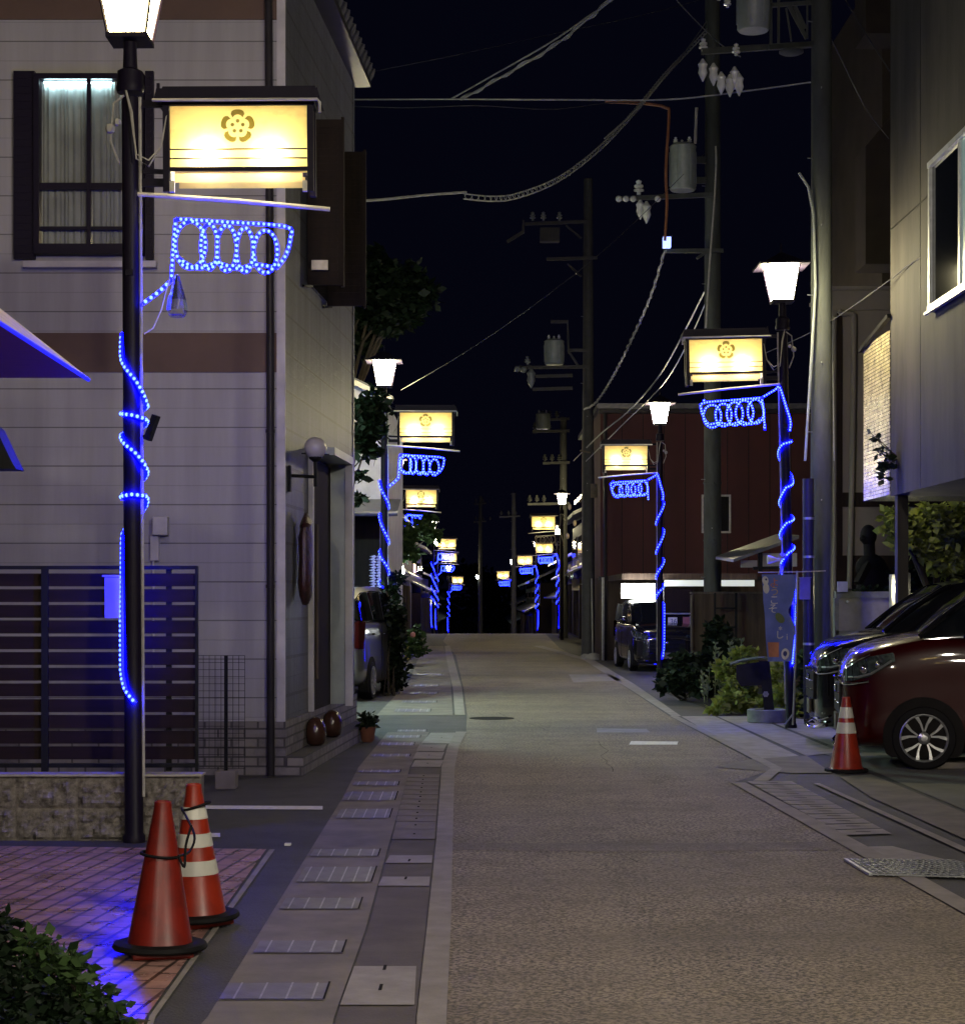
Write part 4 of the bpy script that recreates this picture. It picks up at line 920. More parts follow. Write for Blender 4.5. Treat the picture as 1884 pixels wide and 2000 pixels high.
shrub('garden_shrub', 'brighter green leafy sprigs along the edge of the corner shrub', 'shrub', (-1.35, 6.85, 0), hb, 'leafm', .045, 900, 8)
# awning with rope light on its edge
aw = thing('awning', 'ribbed cream awning edge with brown soffit and blue lit rim, top left', 'awning', (-3.0, 10.0, 2.9))
tip = Vector((-2.362, 11.0, 2.92)); nr = Vector((-2.285, 8.3, 2.92))
g = MB(); g.add([tip, nr, nr+Vector((-.11,0,.165)), tip+Vector((0,0,.012)), nr+Vector((-2.0,0,.75)), tip+Vector((-2.0,0,.7))], [(0,3,2,1),(3,5,4,2)]); g.build('ribbed_top', M['awnY'], aw)
g = MB(); g.add([tip, nr, nr+Vector((-2,0,0)), tip+Vector((-2,0,0))], [(0,1,2,3)]); g.build('soffit', M['soffit'], aw)
g = MB(); rope(g, [tip+Vector((.012,-.0,-.012)), nr+Vector((.012,0,-.012))], .011, .03, .006); o = g.build('rope_light', [M['tubeawn'], M['tubeawn']]); tag(o, 'blue rope light along the lower rim of the cream awning', 'rope light')
g = MB(); a = W(40,918,10.5); g.prism_y([(a[0],a[2]-.0),(a[0]-.02,a[2]+.03),(W(0,830,10.5)[0],W(0,838,10.5)[2]),(W(-200,830,10.5)[0],W(0,838,10.5)[2]+.5),(W(-200,830,10.5)[0],a[2])], 10.4, 10.6)
tag(g.build('dark_canopy', M['black']), 'dark sloping canopy corner at the left edge below the cream awning', 'canopy')

# ================================================================ UTILITY POLES
def pole(name, label, x, y, h, r0, r1, z0=0, dark=False):
    t = thing(name, label, 'utility pole', (x, y, z0), 'utility poles along the street')
    g = MB(); n = 12; g.tube([(x, y, z0+h*i/n) for i in range(n+1)], r0, 20, r1=r1)
    g.build('shaft', M['utildark' if y > 45 and h > 5 else 'utility'], t, smooth=True)
    g = MB(); q = random.Random(int(y))
    for k in range(9):
        z = z0+2+k*.9; rr = r0+(r1-r0)*z/h; a = R(200+60*(k % 2)); g.tube([(x+rr*math.cos(a)*.9, y+rr*math.sin(a)*.9, z), (x+(rr+.07)*math.cos(a), y+(rr+.07)*math.sin(a), z)], .009, 5)
    g.build('step_bolts', M['steel'], t)
    return t
def insul(g, p, s=1.0):
    g.lathe([(.02*s,0),(.02*s,.03*s),(.05*s,.035*s),(.05*s,.05*s),(.025*s,.06*s),(.045*s,.075*s),(.045*s,.09*s),(.02*s,.10*s),(.03*s,.13*s),(.001,.15*s)], p, 10)
def cutout(g, p, s=1.0):
    p = Vector(p); g.lathe([(.01*s,-.36*s),(.05*s,-.28*s),(.085*s,-.2*s),(.07*s,-.12*s),(.09*s,-.05*s),(.05*s,0),(.02*s,.05*s)], p, 10)
def xformer(parent, c, r, z0, z1):
    g = MB(); g.lathe([(r*.9,z0),(r,z0+.03),(r,z1-.03),(r*1.04,z1),(r*.8,z1+.05)], (c[0],c[1],0), 22)
    for a in range(0, 360, 60): g.tube([(c[0]+r*1.0*math.cos(R(a)),c[1]+r*1.0*math.sin(R(a)),z0+.08),(c[0]+r*1.0*math.cos(R(a)),c[1]+r*math.sin(R(a)),z1-.1)], .012, 5)
    o = g.build('transformer', M['xform'], parent, smooth=True)
    g = MB()
    for a in (200, 320, 90): insul(g, (c[0]+r*.6*math.cos(R(a)), c[1]+r*.6*math.sin(R(a)), z1+.04), .9)
    g.build('bushings', M['porcelain'], o, smooth=True)
s1 = 148.0; d1 = 24.3
P1 = pole('utility_pole', 'concrete utility pole standing right behind the nearest right lantern post, blue lit low down', (1603-CX)/s1, d1, 12.5, .150, .125)
P1x = (1603-CX)/s1
g = MB(); g.beam(W(1370,100,23.9), W(1592,62+24,d1), .06, .075); g.beam(W(1500,92,23.6), W(1592,84,d1), .05, .06); g.build('crossarm', M['utility'], P1)
g = MB(); g.beam(W(1505,-20,d1), W(1505,92,d1), .03, .05); g.beam(W(1520,-20,d1), W(1520,88,d1), .03, .04); g.beam(W(1540,10,d1), W(1575,75,d1), .03, .05); g.beam(W(1576,-20,d1), W(1576,75,d1), .02, .03)
g.beam(W(1505,10,d1), W(1590,4,d1), .05, .05); g.beam(W(1535,15,d1), W(1545,80,d1), .02, .03); g.beam(W(1552,12,d1), W(1572,55,d1), .02, .05); g.build('hanger_frame', M['utility'], P1)
g = MB(); g.lathe([(.12,-.02),(.16,0),(.16,.02),(.12,.03)], W(1545,102,23.9), 18); g.build('coil_ring', M['utility'], P1, smooth=True)
c = W(1471,60,d1); xformer(P1, c, .215, c[2], c[2]+1.0)
g = MB()
for px, py in ((1372,120),(1393,128),(1408,145),(1425,150),(1443,148),(1434,135)): cutout(g, W(px,py,23.9), .72)
g.build('cutouts', M['porcelain'], P1, smooth=True)
g = MB(); insul(g, W(1373,100,23.9), 1.2); insul(g, W(1437,108,23.9), 1.1); insul(g, W(1420,14,23.9), 1.0); insul(g, W(1403,0,23.9), 1.2); g.build('insulators', M['porcelain'], P1, smooth=True)
g = MB(); g.tube([W(1640,-10,d1),W(1622,-10,d1),W(1622,500,d1),W(1628,900,d1)], .012, 5); g.build('earth_wire', M['steel'], P1)
g = MB(); g.tube([W(1560,337,24.1),W(1578,365,24.1),W(1588,420,24.1),W(1592,560,24.1),W(1584,700,24.1),W(1576,830,24.1),W(1572,900,24.1)], .018, 6); g.build('down_cable', M['xform'], P1, smooth=True)
# round conduit in front of the pole
t = thing('cable_guard', 'dark cable guard pipe strapped on the street side of the near right utility pole', 'pipe', (*G(1580,1412), 0))
g = MB(); g.tube([W(1580,1412,23.75),W(1578,1100,23.75),W(1578,935,23.75)], .072, 14); g.build('pipe', M['pipe'], t, smooth=True)
g = MB()
for py in (1015, 1090, 1260): g.lathe([(.078,0),(.078,.03)], W(1579,py,23.75), 14)
g.build('straps', M['steel'], t)
# pole 2, behind the brown wall
s2 = 106.0; d2 = 33.96
P2 = pole('utility_pole', 'concrete utility pole rising behind the brown wall, before the maroon building', (1391-CX)/s2, d2, 13.0, .168, .135)
g = MB(); g.beam(W(1205,388,d2-.2), W(1392,380,d2-.2), .07, .08); g.beam(W(1300,490,d2-.2), W(1412,489,d2-.2), .06, .07); g.beam(W(1360,505,d2-.2), W(1378,492,d2-.2), .05, .05); g.build('crossarm', M['utility'], P2)
c = W(1333,372,d2-.25); xformer(P2, c, .24, c[2], c[2]+.80)
g = MB(); g.beam(W(1352,312,d2-.2), W(1385,312,d2), .06, .12); g.beam(W(1352,352,d2-.2), W(1385,352,d2), .06, .12); g.build('bracket', M['utility'], P2)
g = MB(); insul(g, W(1247,380,d2-.2), 1.9)
for px in (1208,1222,1236,1284): g.ball(W(px,388,d2-.24), .06, 8, 6)
cutout(g, W(1262,398,d2-.2), 1.0); cutout(g, W(1250,394,d2-.2), .9); g.build('insulators', M['porcelain'], P2, smooth=True)
g = MB(); g.box(*[v for v in (W(1292,0,d2)[0],W(1307,0,d2)[0])], d2-.3, d2-.15, W(0,488,d2)[2], W(0,468,d2)[2]); g.build('led_box', M['led'], P2)
g = MB(); g.tube(smooth([W(1397,285,d2-.3),W(1398,320,d2-.3),W(1394,400,d2-.3),W(1385,520,d2-.3),W(1378,640,d2-.3)], 4), .018, 6); g.tube([W(1360,210,d2-.2),W(1357,280,d2-.2)], .03, 6); g.build('down_cable', M['conduit'], P2, smooth=True)
g = MB(); g.tube(smooth([W(1182,198,d2-.3),W(1260,202,d2-.3),W(1300,210,d2-.3),W(1306,225,d2-.3),W(1300,330,d2-.3),W(1302,400,d2-.3),W(1298,470,d2-.3)], 5), .028, 6); o = g.build('orange_cable', M['orangecable'], smooth=True); tag(o, 'orange-brown cable sweeping over to the arm of the pole behind the brown wall', 'cable')
g = MB()
for py in (945, 1057): g.lathe([(.172,0),(.172,.03)], W(1391,py,d2), 20)
for py in (947, 1058): g.ball((W(1391,py,d2)[0], d2-.17, W(1391,py,d2)[2]+.01), .03, 6, 4)
g.build('pole_bands', M['utility'], P2)
# pole 3 with racks
s3 = 72.5; d3 = 49.6; x3 = (1148-CX)/s3
P3 = pole('utility_pole', 'tall dark utility pole with many racks at the left edge of the maroon building', x3, d3, 12.9, .185, .12)
g = MB()
for a in ((1025,437,1150,432),(1067,506,1166,503),(1005,718,1150,716),(1045,735,1118,733),(1040,760,1118,758),(1075,628,1108,628),(1108,684,1150,684)):
    g.beam(W(a[0],a[1],d3-.2), W(a[2],a[3],d3-.2), .07, .08)
g.beam(W(1105,440,d3-.2), W(1135,465,d3-.1), .04,.04); g.beam(W(1108,515,d3-.2), W(1135,540,d3-.1), .04,.04); g.beam(W(1109,684,d3-.2), W(1130,716,d3-.1), .04,.05); g.beam(W(1108,625,d3-.2),W(1110,690,d3-.2), .04,.04)
g.beam(W(990,472,d3-.2), W(1022,452,d3-.2), .08,.08); g.beam(W(1022,455,d3-.2), W(1022,430,d3-.2), .06,.06)
g.build('crossarm', M['utildark'], P3)
c = W(1082,712,d3-.3); xformer(P3, c, .26, c[2], c[2]+.62)
c = W(1073,473,d3-.3); g = MB(); g.box(c[0]-.26,c[0]+.26,d3-.5,d3-.2,c[2],c[2]+.36)
for i in range(7): g.box(c[0]-.24+.075*i,c[0]-.22+.075*i,d3-.54,d3-.5,c[2]+.02,c[2]+.34)
g.build('switch_box', M['utildark'], P3)
g = MB()
for px, py in ((1040,430),(1061,430),(1092,430),(1030,712)): insul(g, W(px,py,d3-.2), 1.6)
for px, py in ((1010,720),(1022,722)): g.ball(W(px,py,d3-.3), .09, 8, 6)
cutout(g, W(1037,724,d3-.2), 1.3); g.build('insulators', M['xform'], P3, smooth=True)
g = MB(); g.tube([W(1132,880,d3-.2),W(1152,884,d3-.3)], .02, 5); g.box(W(1152,0,d3)[0],W(1164,0,d3)[0],d3-.3,d3-.2,W(0,973,d3)[2],W(0,946,d3)[2]); g.build('marker_plate', M['tanboard'], P3)
g = MB(); g.tube([W(1157,1275,d3-.6),W(1155,1130,d3-.45)], .022, 6); g.build('guy_guard', M['greyboard'], P3)
t = thing('pole_base_dome', 'pale rounded concrete footing at the foot of the tall dark pole', 'footing', W(1159,1288,d3-.6))
g = MB(); c = G(1159,1288); g.lathe([(.24,.0),(.23,.07),(.15,.14),(.05,.17)], (c[0],c[1],0), 16); g.build('dome', M['greyboard'], t, smooth=True)
g = MB(); c = G(1143,1287); g.lathe([(.13,.0),(.12,.08),(.05,.13)], (c[0],c[1]+.15,0), 12); g.build('small_dome', M['greyboard'], t, smooth=True)
# farther poles
for px, s, h, lb, arms in ((1100,48,9.0,'dimmer utility pole just left of the tall dark one', ((1040,843),(1055,820),(1030,985),(1060,905))), (938,24,10.0,'slim leaning utility pole at the very end of the street', ((925,1020),(925,985))), (1003,30,8.5,'far utility pole beside the fifth lantern on the right', ((975,1010),)), (768,78,2.9,'short mossy concrete pole on the left carrying a white lamp', ())):
    d = F/s; P = pole('utility_pole', lb, (px-CX)/s, d, h-gz(d), .19 if px != 768 else .14, .13 if px != 768 else .12, gz(d))
    if arms:
        g = MB()
        for ax, ay in arms: g.beam(W(ax,ay,d-.2), W(px+12,ay-2,d-.2), .09, .10)
        g.build('crossarm', M['utildark'], P)
        g = MB()
        for ax, ay in arms:
            for k in range(3): insul(g, W(ax+4+k*14, ay-4, d-.2), 2.0)
        g.build('insulators', M['utildark'], P, smooth=True)
        if px == 1100: c = W(1060,838,d-.3); xformer(P, c, .28, c[2], c[2]+.6)
# the white-green lamp on the mossy pole
t = thing('pole_lamp', 'white glowing oval lamp on the short mossy pole at left', 'lamp', W(781,1125,45.6))
g = MB(); g.ball(W(781,1117,45.6), .10, 12, 8, (1,.8,1.9)); g.build('globe', M['lampw'], t, smooth=True)
g = MB(); g.tube([W(772,1108,46.1),W(781,1100,45.6)], .02, 6); g.build('arm', M['black'], t)
t = thing('street_light', 'small white street light high at the very end of the street', 'street light', ((932-CX)/19, F/19, 0))
d = F/19; g = MB(); g.tube([(W(934,0,d)[0],d,gz(d)),W(934,1124,d)], .06, 6); g.build('post', M['steel'], t); g = MB(); g.ball(W(932,1127,d), .16, 8, 6); g.build('head', M['lampw'], t)

# ================================================================ OVERHEAD CABLES
def cab(label, pts, r, n=8, m='cable', twist=0, pitch=.28, spiral=0):
    P = smooth(pts, n); g = MB(); g.tube(P, r, 5)
    if twist or spiral:
        tot = 0; Q = []; rad = twist or spiral
        for a, b in zip(P, P[1:]):
            ln = (b-a).length; d = (b-a).normalized(); u = d.cross(Vector((0,0,1))).normalized(); v = u.cross(d)
            m_ = max(1, int(ln/(pitch/9)))
            for k in range(m_):
                ph = 2*math.pi*(tot+ln*k/m_)/pitch
                c = a.lerp(b, k/m_) + (Vector((0,0,-rad)) if spiral else Vector((0,0,0)))
                Q.append(c + rad*(math.cos(ph)*u + math.sin(ph)*v))
            tot += ln
        g.tube(Q, r*.55 if spiral else r, 4)
        if spiral: g.tube([p+Vector((0,0,-2*rad)) for p in P], r*1.1, 5)
    return tag(g.build('overhead_cable', M[m], smooth=True), label, 'cable', 'overhead cables')
cab('bright twisted cable rising from the middle of the sky to the top edge', [W(880,193,27),W(960,148,26.5),W(1075,82,26),W(1150,30,25.5),W(1215,-15,25),W(1300,-90,24.5)], .012, 8)
cab('bright knotted cable hanging just under the first rising one', [W(900,194,27),W(975,152,26.5),W(1080,90,26),W(1145,38,25.5),W(1210,-15,25),W(1300,-90,24.5)], .016, 8, twist=.026, pitch=.55)
cab('spiral-wrapped cable sagging from the house to the second utility pole', [W(905,378,26),W(960,383,26.4),W(1010,377,27),W(1090,345,28),W(1170,285,29.5),W(1240,212,31),W(1300,140,32.5),W(1385,50,d2)], .010, 8, spiral=.036, pitch=.13)
cab('cable continuing left from the spiral-wrapped one behind the house', [W(660,393,24),W(740,390,24.5),W(830,381,25.2),W(910,375,26)], .018, 6)
cab('long level wire from the near right pole across to the white house', [W(1583,160,d1),W(1450,178,d1),W(1300,194,d1),W(1100,194,d1+.5),W(880,193,26),W(640,194,27)], .011, 6)
cab('lower slack wire parallel to the long level wire', [W(640,205,27),W(790,210,27),W(930,206,27),W(1080,213,28),W(1190,200,30),W(1260,202,32)], .007, 6, 'cabledark')
cab('thick rope-like cable hanging down from the blue-lit box toward the tall dark pole', [W(1298,490,d2-.3),W(1270,580,36),W(1235,660,39),W(1200,730,43),W(1165,785,48),W(1140,800,d3)], .022, 6, twist=.02, pitch=.6)
cab('cable curving down to the lower right sign box', [W(1375,570,d2),W(1340,640,36),W(1290,730,38),W(1230,800,41),W(1170,850,46),W(1120,900,54)], .016, 6)
cab('second cable curving beside the one over the lower right sign box', [W(1378,590,d2),W(1345,665,36),W(1295,750,38),W(1215,830,42),W(1140,905,50)], .012, 6)
cab('thin faint wire from the second left lamp up to the right', [W(783,762,32),W(905,690,31),W(1050,590,31),W(1200,470,32),W(1375,300,d2)], .006, 5, 'cabledark')
cab('thin faint wire high across the dark sky', [W(700,145,30),W(900,105,30),W(1060,70,31),W(1250,30,32),W(1400,-10,33)], .006, 5, 'cabledark')
cab('wire dropping from the near pole to the concrete building, upper', [W(1645,-10,d1),W(1690,65,23.5),W(1738,140,22.7)], .009, 4, 'cabledark')
cab('wire dropping from the near pole to the cream building behind', [W(1590,10,d1),W(1640,110,26),W(1690,210,28),W(1735,270,30)], .008, 4, 'cabledark')
cab('wire running along the face of the concrete building', [W(1470,700,26),W(1600,640,24.5),W(1735,548,22.3),W(1770,520,21.6),W(1822,488,20.6)], .007, 4, 'cabledark')
cab('double cable meeting the pole top beside the insulators', [W(1380,40,d2),W(1330,110,31),W(1240,215,29),W(1180,270,28)], .012, 5)
cab('wire from the insulators to the upper pole', [W(1445,110,24),W(1400,80,28),W(1330,10,30),W(1300,-30,31)], .009, 5)

# ================================================================ RIGHT SIDE BUILDINGS
cb = thing('concrete_building', 'grey concrete building overhanging the parked cars at the right edge', 'building', (7, 18, 0))
g = MB(); g.box(5.0,11,10.5,22.6,2.86,10.5); g.build('upper_wall', M['wallc'], cb)
g = MB(); g.box(5.02,5.15,22.30,22.45,0,2.855); g.box(9,11,10.5,22.4,0,2.855); g.build('support', M['wallc'], cb)
g = MB(); g.box(4.996,5.0,10.5,22.6,6.12,6.135); g.box(4.996,5.0,21.05,21.06,2.87,10.5); g.box(4.996,5.0,16.5,16.51,2.87,10.5); g.build('panel_joints', M['black'], cb)
ya, yb = 5*F/(1822-CX), 16.9
zt_, zb_ = zz(322,176), zz(603,176)
g = MB(); g.box(4.93,5.0,yb,ya,zb_-.04,zb_+.03); g.box(4.93,5.0,yb,ya,zt_-.04,zt_+.02); g.box(4.94,5.0,ya-.06,ya,zb_+.031,zt_-.041); g.box(4.955,5.0,19.15,19.22,zb_+.031,zt_-.041); g.box(4.955,5.0,17.4,17.45,zb_+.031,zt_-.041)
wn = g.build('window', M['alu'], cb)
g = MB(); g.box(4.975,4.985,19.22,ya-.06,zb_+.031,zt_-.041); g.build('dark_pane', M['darkglass'], wn)
g = MB(); g.box(4.975,4.985,yb,19.15,zb_+.031,zt_-.041); g.build('frosted_pane', M['frost'], wn)
g = MB(); g.box(4.90,4.93,yb,ya+.03,zb_-.07,zb_-.041); g.build('sill', M['alu'], wn)
tw = thing('tile_clad_bay', 'glossy tiled wall bay glowing yellow and blue, beside the concrete building', 'building', (5.6, 23.4, 2.8))
g = MB(); g.box(4.99,6.4,22.601,24.15,2.88,4.9); g.build('tiled_wall', M['glossytile'], tw)
g = MB(); g.beam((4.96,22.5,5.06),(4.96,24.2,4.86), .05,.05); g.build('flashing', M['black'], tw)
cr = thing('cream_building', 'cream plastered building with drainpipes behind the near utility pole', 'building', (8, 31, 0))
D = 30.0; g = MB(); x0 = W(1622,0,D)[0]; g.box(x0,13,D,D+1.6,0,zz(567,120)); g.build('wall', M['cream'], cr)
g = MB(); g.box(x0-.01,13,D-.03,D,zz(990,120),zz(962,120)); g.box(x0-.01,13,D-.03,D,zz(1150,120),zz(1085,120)); g.build('dark_band', M['darkwood'], cr)
g = MB(); g.box(x0-.02,13,D-.06,D+1.6,zz(606,120),zz(600,120)); g.box(x0-.05,13,D-.08,D+1.7,zz(567,120),zz(560,120)); g.build('coping', M['cream'], cr)
g = MB(); g.tube(smooth([W(1638,606,D-.15),W(1645,612,D-.15),W(1663,614,D-.15),W(1667,640,D-.15),W(1664,900,D-.15),W(1658,1150,D-.15)], 3), .045, 10); g.tube([W(1629,615,D-.1),W(1629,1160,D-.1)], .03, 8); g.build('drainpipe', M['cream'], cr, smooth=True)
g = MB(); a = W(1634,0,D-.05)[0]; g.box(a,a+.09,D-.05,D-.01,zz(1110,120),zz(610,120)); g.build('pilaster', M['darkwood'], cr)
tb = thing('tan_building', 'tan building with projecting boxes seen behind the concrete building', 'building', (9, 37, 0))
D = 36; g = MB(); g.box(W(1722,0,D)[0],14,D,D+6,5.0,14); g.build('wall', M['tan'], tb)
for y0, y1 in ((-60,64),(285,515)):
    g = MB(); a = W(1690,0,D-1)[0]; zl, zh = W(0,y1,D-1)[2], W(0,y0,D-1)[2]; g.box(a,a+1.2,D-1,D+.01,zl,zh)
    if y0 > 0: g.prism_y([(a,zh+.001),(a+1.2,zh+.001),(a+1.2,zh+.95),(a+.5,zh+.6)], D-1, D)
    g.build('projecting_box', M['tan'], tb)
# the tree under the overhang
def crown_tree(name, label, x, y, z_tr, blobs, leaf, ls, n, group=None, trunk_r=.09, m='bark', seed=1):
    t = thing(name, label, 'tree', (x, y, 0), group); q = random.Random(seed)
    g = MB(); g.tube(smooth([(x,y,0),(x+.05,y,z_tr*.4),(x-.03,y+.03,z_tr*.75),(x,y,z_tr)], 4), trunk_r, 8, r1=trunk_r*.55)
    for b in blobs: g.tube(smooth([(x,y,z_tr*.8),((x+b[0])/2+q.uniform(-.1,.1),(y+b[1])/2,(z_tr+b[2])/2),(b[0],b[1],b[2])], 3), trunk_r*.4, 6, r1=.01)
    g.build('trunk', M[m], t, smooth=True)
    g = MB(); tot = sum(b[3]*b[5] for b in blobs)
    for i, b in enumerate(blobs): leaves(g, b[:3], b[3], b[4], b[5], int(n*b[3]*b[5]/tot), ls, seed*31+i, .25)
    g.build('crown', M[leaf], t); return t
def blob(px, py, d, rpx, fl=.85, ry=None): 
    a = W(px, py, d); r = rpx*d/F; return (a[0], a[1], a[2], r, ry or r*.9, r*fl)
crown_tree('leafy_tree', 'pale green leafy tree under the concrete overhang, behind the cars', W(1830,0,26.2)[0], 26.2, 1.7, [blob(*b) for b in ((1745,1010,25.8,24),(1775,1035,25.9,32),(1820,1010,26.0,36),(1860,1040,26.1,40),(1800,1070,26.0,30),(1765,1060,25.8,22),(1850,1100,26.1,40),(1885,1000,26.2,35),(1735,1035,25.8,14),(1900,1080,26.2,40))], 'leafy', .12, 2300, seed=4)
hbb = [blob(*b) for b in ((1690,1165,26.5,26,.6),(1725,1160,26.5,26,.6),(1650,1172,26.5,18,.5),(1770,1130,26.8,34),(1800,1150,27,38),(1850,1150,27,44))]
shrub('garden_hedge', 'dark hedge on top of the garden wall below the cream building', 'hedge', (5.9, 26.6, 1.0), hbb, 'leafd', .08, 2600, 6)
# overhanging twig in front of the tiled bay
shrub('ivy_twig', 'dark leafy twig hanging in front of the glowing tiled bay', 'plant', (W(1737,0,22.2)[0]+.12, 22.3, 3.3), [blob(1722,882,22.2,9), blob(1712,855,22.2,7), blob(1728,910,22.2,11), blob(1735,895,22.2,10), blob(1726,930,22.2,8), blob(1700,845,22.2,4)], 'leafd', .08, 130, 5)
t = thing('garden_statue', 'dark bust-shaped statue silhouetted against the cream wall', 'statue', (W(1700,0,27)[0], 27.0, 1.2))
cxs = W(1698,0,27)[0]; g = MB(); zz7 = lambda p: zz(p, F/27)
g.ball((cxs+.10,27,zz7(1150)), .30, 18, 12, (1,.7,1.25)); g.ball((cxs+.02,27,zz7(1108)), .20, 14, 10, (1.15,.7,1.0)); g.tube([(cxs+.0,27,zz7(1100)),(cxs-.01,27,zz7(1060))], .085, 10)
g.ball((cxs-.02, 27, zz7(1046)), .13, 14, 10, (.95,.95,1.25)); g.ball((cxs-.10, 26.95, zz7(1052)), .06, 8, 6); g.beam((cxs-.05,26.9,zz7(1100)),(cxs-.22,26.8,zz7(1140)), .10,.08)
g.build('figure', M['rubber'], t, smooth=True)
# sign board, lamp pillar, small white panel
t = thing('notice_case', 'grey framed notice board on the low garden wall behind the black car', 'notice board', (W(1685,0,25.5)[0], 25.5, 0))
s5 = F/25.5; q = bx(1637, 1745, 1168, 1232, 25.5); g = MB(); g.box(q[0],q[1],25.5,25.58,q[2],q[3]); g.build('board', M['greyboard'], t)
g = MB(); g.box(q[0]-.04,q[1]+.02,25.46,25.6,q[3]+.001,q[3]+.09); g.box(q[0]-.06,q[0]-.001,25.46,25.6,.0,q[3]); g.box(q[0]-.04,q[1],25.46,25.6,q[2]-.06,q[2]-.001); g.box(q[0],q[1],25.5,25.6,.0,q[2]-.07); g.build('frame', M['planter'], t)
g = MB(); [g.ball(W(px,py,25.4), .022, 6, 4) for px, py in ((1655,1175),(1655,1242))]; g.build('fixings', M['bwhite'], t)
q = bx(1635, 1655, 1136, 1156, 25.3); g = MB(); g.box(q[0],q[1],25.3,25.33,q[2],q[3]); tag(g.build('small_plate', M['poster']), 'small pale bluish plate on top of the notice board', 'plate')
t = thing('lamp_pillar', 'grey gate pillar with a glowing oval lamp behind the cars', 'pillar', (W(1758,0,25)[0], 25.0, 0))
q = bx(1741, 1766, 1122, 1240, 25.0); g = MB(); g.box(q[0],q[1],25.0,25.16,0,q[3]); g.build('pillar', M['greyboard'], t); q2_ = bx(1767, 1778, 1118, 1240, 25.0); g = MB(); g.box(q2_[0],q2_[1],25.01,25.3,0,q2_[3]); g.build('dark_side', M['black'], t)
g = MB(); c = W(1757,1152,24.97); g.ball(c, .045, 12, 8, (.75,.6,2.6)); g.build('oval_lamp', M['lampwarm'], t, smooth=True)

# maroon building
mb = thing('maroon_building', 'large maroon walled building with a pale framed window, right of the street', 'building', (6, 50, 0))
D = 48.0; s_ = F/D; x0 = W(1172,0,D)[0]; x1 = W(1600,0,D)[0]
g = MB(); g.box(x0,x1,D,D+9,zz(1128,s_),zz(800,s_)); g.build('upper_wall', M['maroon'], mb)
g = MB(); g.box(x0+.02,x1,D+.02,D+9,0,zz(1128,s_)-.002); g.build('lower_wall', M['brownwall'], mb)
g = MB(); g.box(x0-.1,x1,D-.3,D+9.2,zz(800,s_)+.001,zz(790,s_)); g.build('roof', M['rooftile'], mb)
g = MB(); g.tube([(x0+.12,D-.12,zz(800,s_)),(x0+.12,D-.12,0)], .05, 8); g.build('drainpipe', M['pipe'], mb, smooth=True)
g = MB()
for k in range(1, 16): g.box(x0+k*.55,x0+k*.55+.02,D-.008,D-.0005,zz(1128,s_),zz(800,s_))
g.build('cladding_joint', M['black'], mb)
g = MB(); g.box(x0-.05,x1,D-.14,D-.002,zz(1134,s_),zz(1126,s_)); g.box(x0-.05,x1,D-.25,D-.001,zz(808,s_),zz(801,s_)); g.build('gutter', M['pipe'], mb)
q = bx(1370, 1427, 966, 1041, D-.06); g = MB(); 
g.box(q[0],q[1],D-.06,D-.002,q[3]-.05,q[3]); g.box(q[0],q[1],D-.06,D-.002,q[2],q[2]+.05); g.box(q[0],q[0]+.05,D-.06,D-.002,q[2]+.05,q[3]-.05); g.box(q[1]-.05,q[1],D-.06,D-.002,q[2]+.05,q[3]-.05)
wn = g.build('window', M['conduit'], mb); g = MB(); g.box(q[0]+.05,q[1]-.05,D-.03,D-.003,q[2]+.05,q[3]-.05); g.build('pane', M['darkglass'], wn)
D = 43.0; s_ = F/D
g = MB(); g.box(W(1298,0,D)[0],W(1473,0,D)[0],D,D+.12,zz(1145,s_),zz(1133,s_)); g.build('lit_fascia', M['fascia'], mb)
g = MB(); g.box(W(1215,0,D)[0],W(1480,0,D)[0],D+.13,D+4.9,zz(1132,s_),zz(1120,s_)); g.build('canopy', M['brownwall'], mb)
g = MB(); g.tube([W(1177,1290,47.8),W(1177,1128,47.8)], .04, 6); g.build('drainpipe', M['conduit'], mb)
g = MB(); q = bx(1214, 1279, 1140, 1168, D-.3); g.box(q[0],q[1],D-.3,D-.12,q[2],q[3]); tag(g.build('light_box_sign', M['whitesign'], bevel=.01), 'blank glowing white light box sign above the black van', 'sign')
# shop front with papers right of the second right post
sf = thing('notice_shop', 'dark shop front with paper notices between the van and the brown wall', 'shop front', (W(1320,0,41)[0], 41.0, 0))
D = 41.0; s_ = F/D
g = MB(); g.box(W(1296,0,D)[0],W(1352,0,D)[0],D,D+.1,0,zz(1150,s_)); g.build('wall', M['darkwood'], sf)
g = MB(); g.box(W(1298,0,D)[0],W(1345,0,D)[0],D-.03,D-.002,zz(1292,s_),zz(1195,s_)); g.build('glass', M['darkglass'], sf)
g = MB(); g.box(W(1298,0,D)[0],W(1350,0,D)[0],D-.06,D-.031,zz(1200,s_),zz(1197,s_)); g.box(W(1346,0,D)[0],W(1350,0,D)[0],D-.06,D-.031,zz(1292,s_),zz(1203,s_)); g.build('frame', M['steel'], sf)
def text(name, body, h, loc, m, parent, align='CENTER', rx=90, dep=.002):
    cu = bpy.data.curves.new(name, 'FONT'); cu.body = body; cu.size = h; cu.align_x = align; cu.align_y = 'CENTER'; cu.extrude = dep/2
    tmp = bpy.data.objects.new('tmp', cu); COL.objects.link(tmp)
    dg = bpy.context.evaluated_depsgraph_get(); me = bpy.data.meshes.new_from_object(tmp.evaluated_get(dg)); bpy.data.objects.remove(tmp)
    o = bpy.data.objects.new(name, me); COL.objects.link(o); me.materials.clear(); me.materials.append(m); me.name = name
    r = parent
    while r.parent: r = r.parent
    o.parent = parent; o.location = Vector(loc)-ORG[r.name]; o.rotation_euler = (R(rx), 0, 0); return o
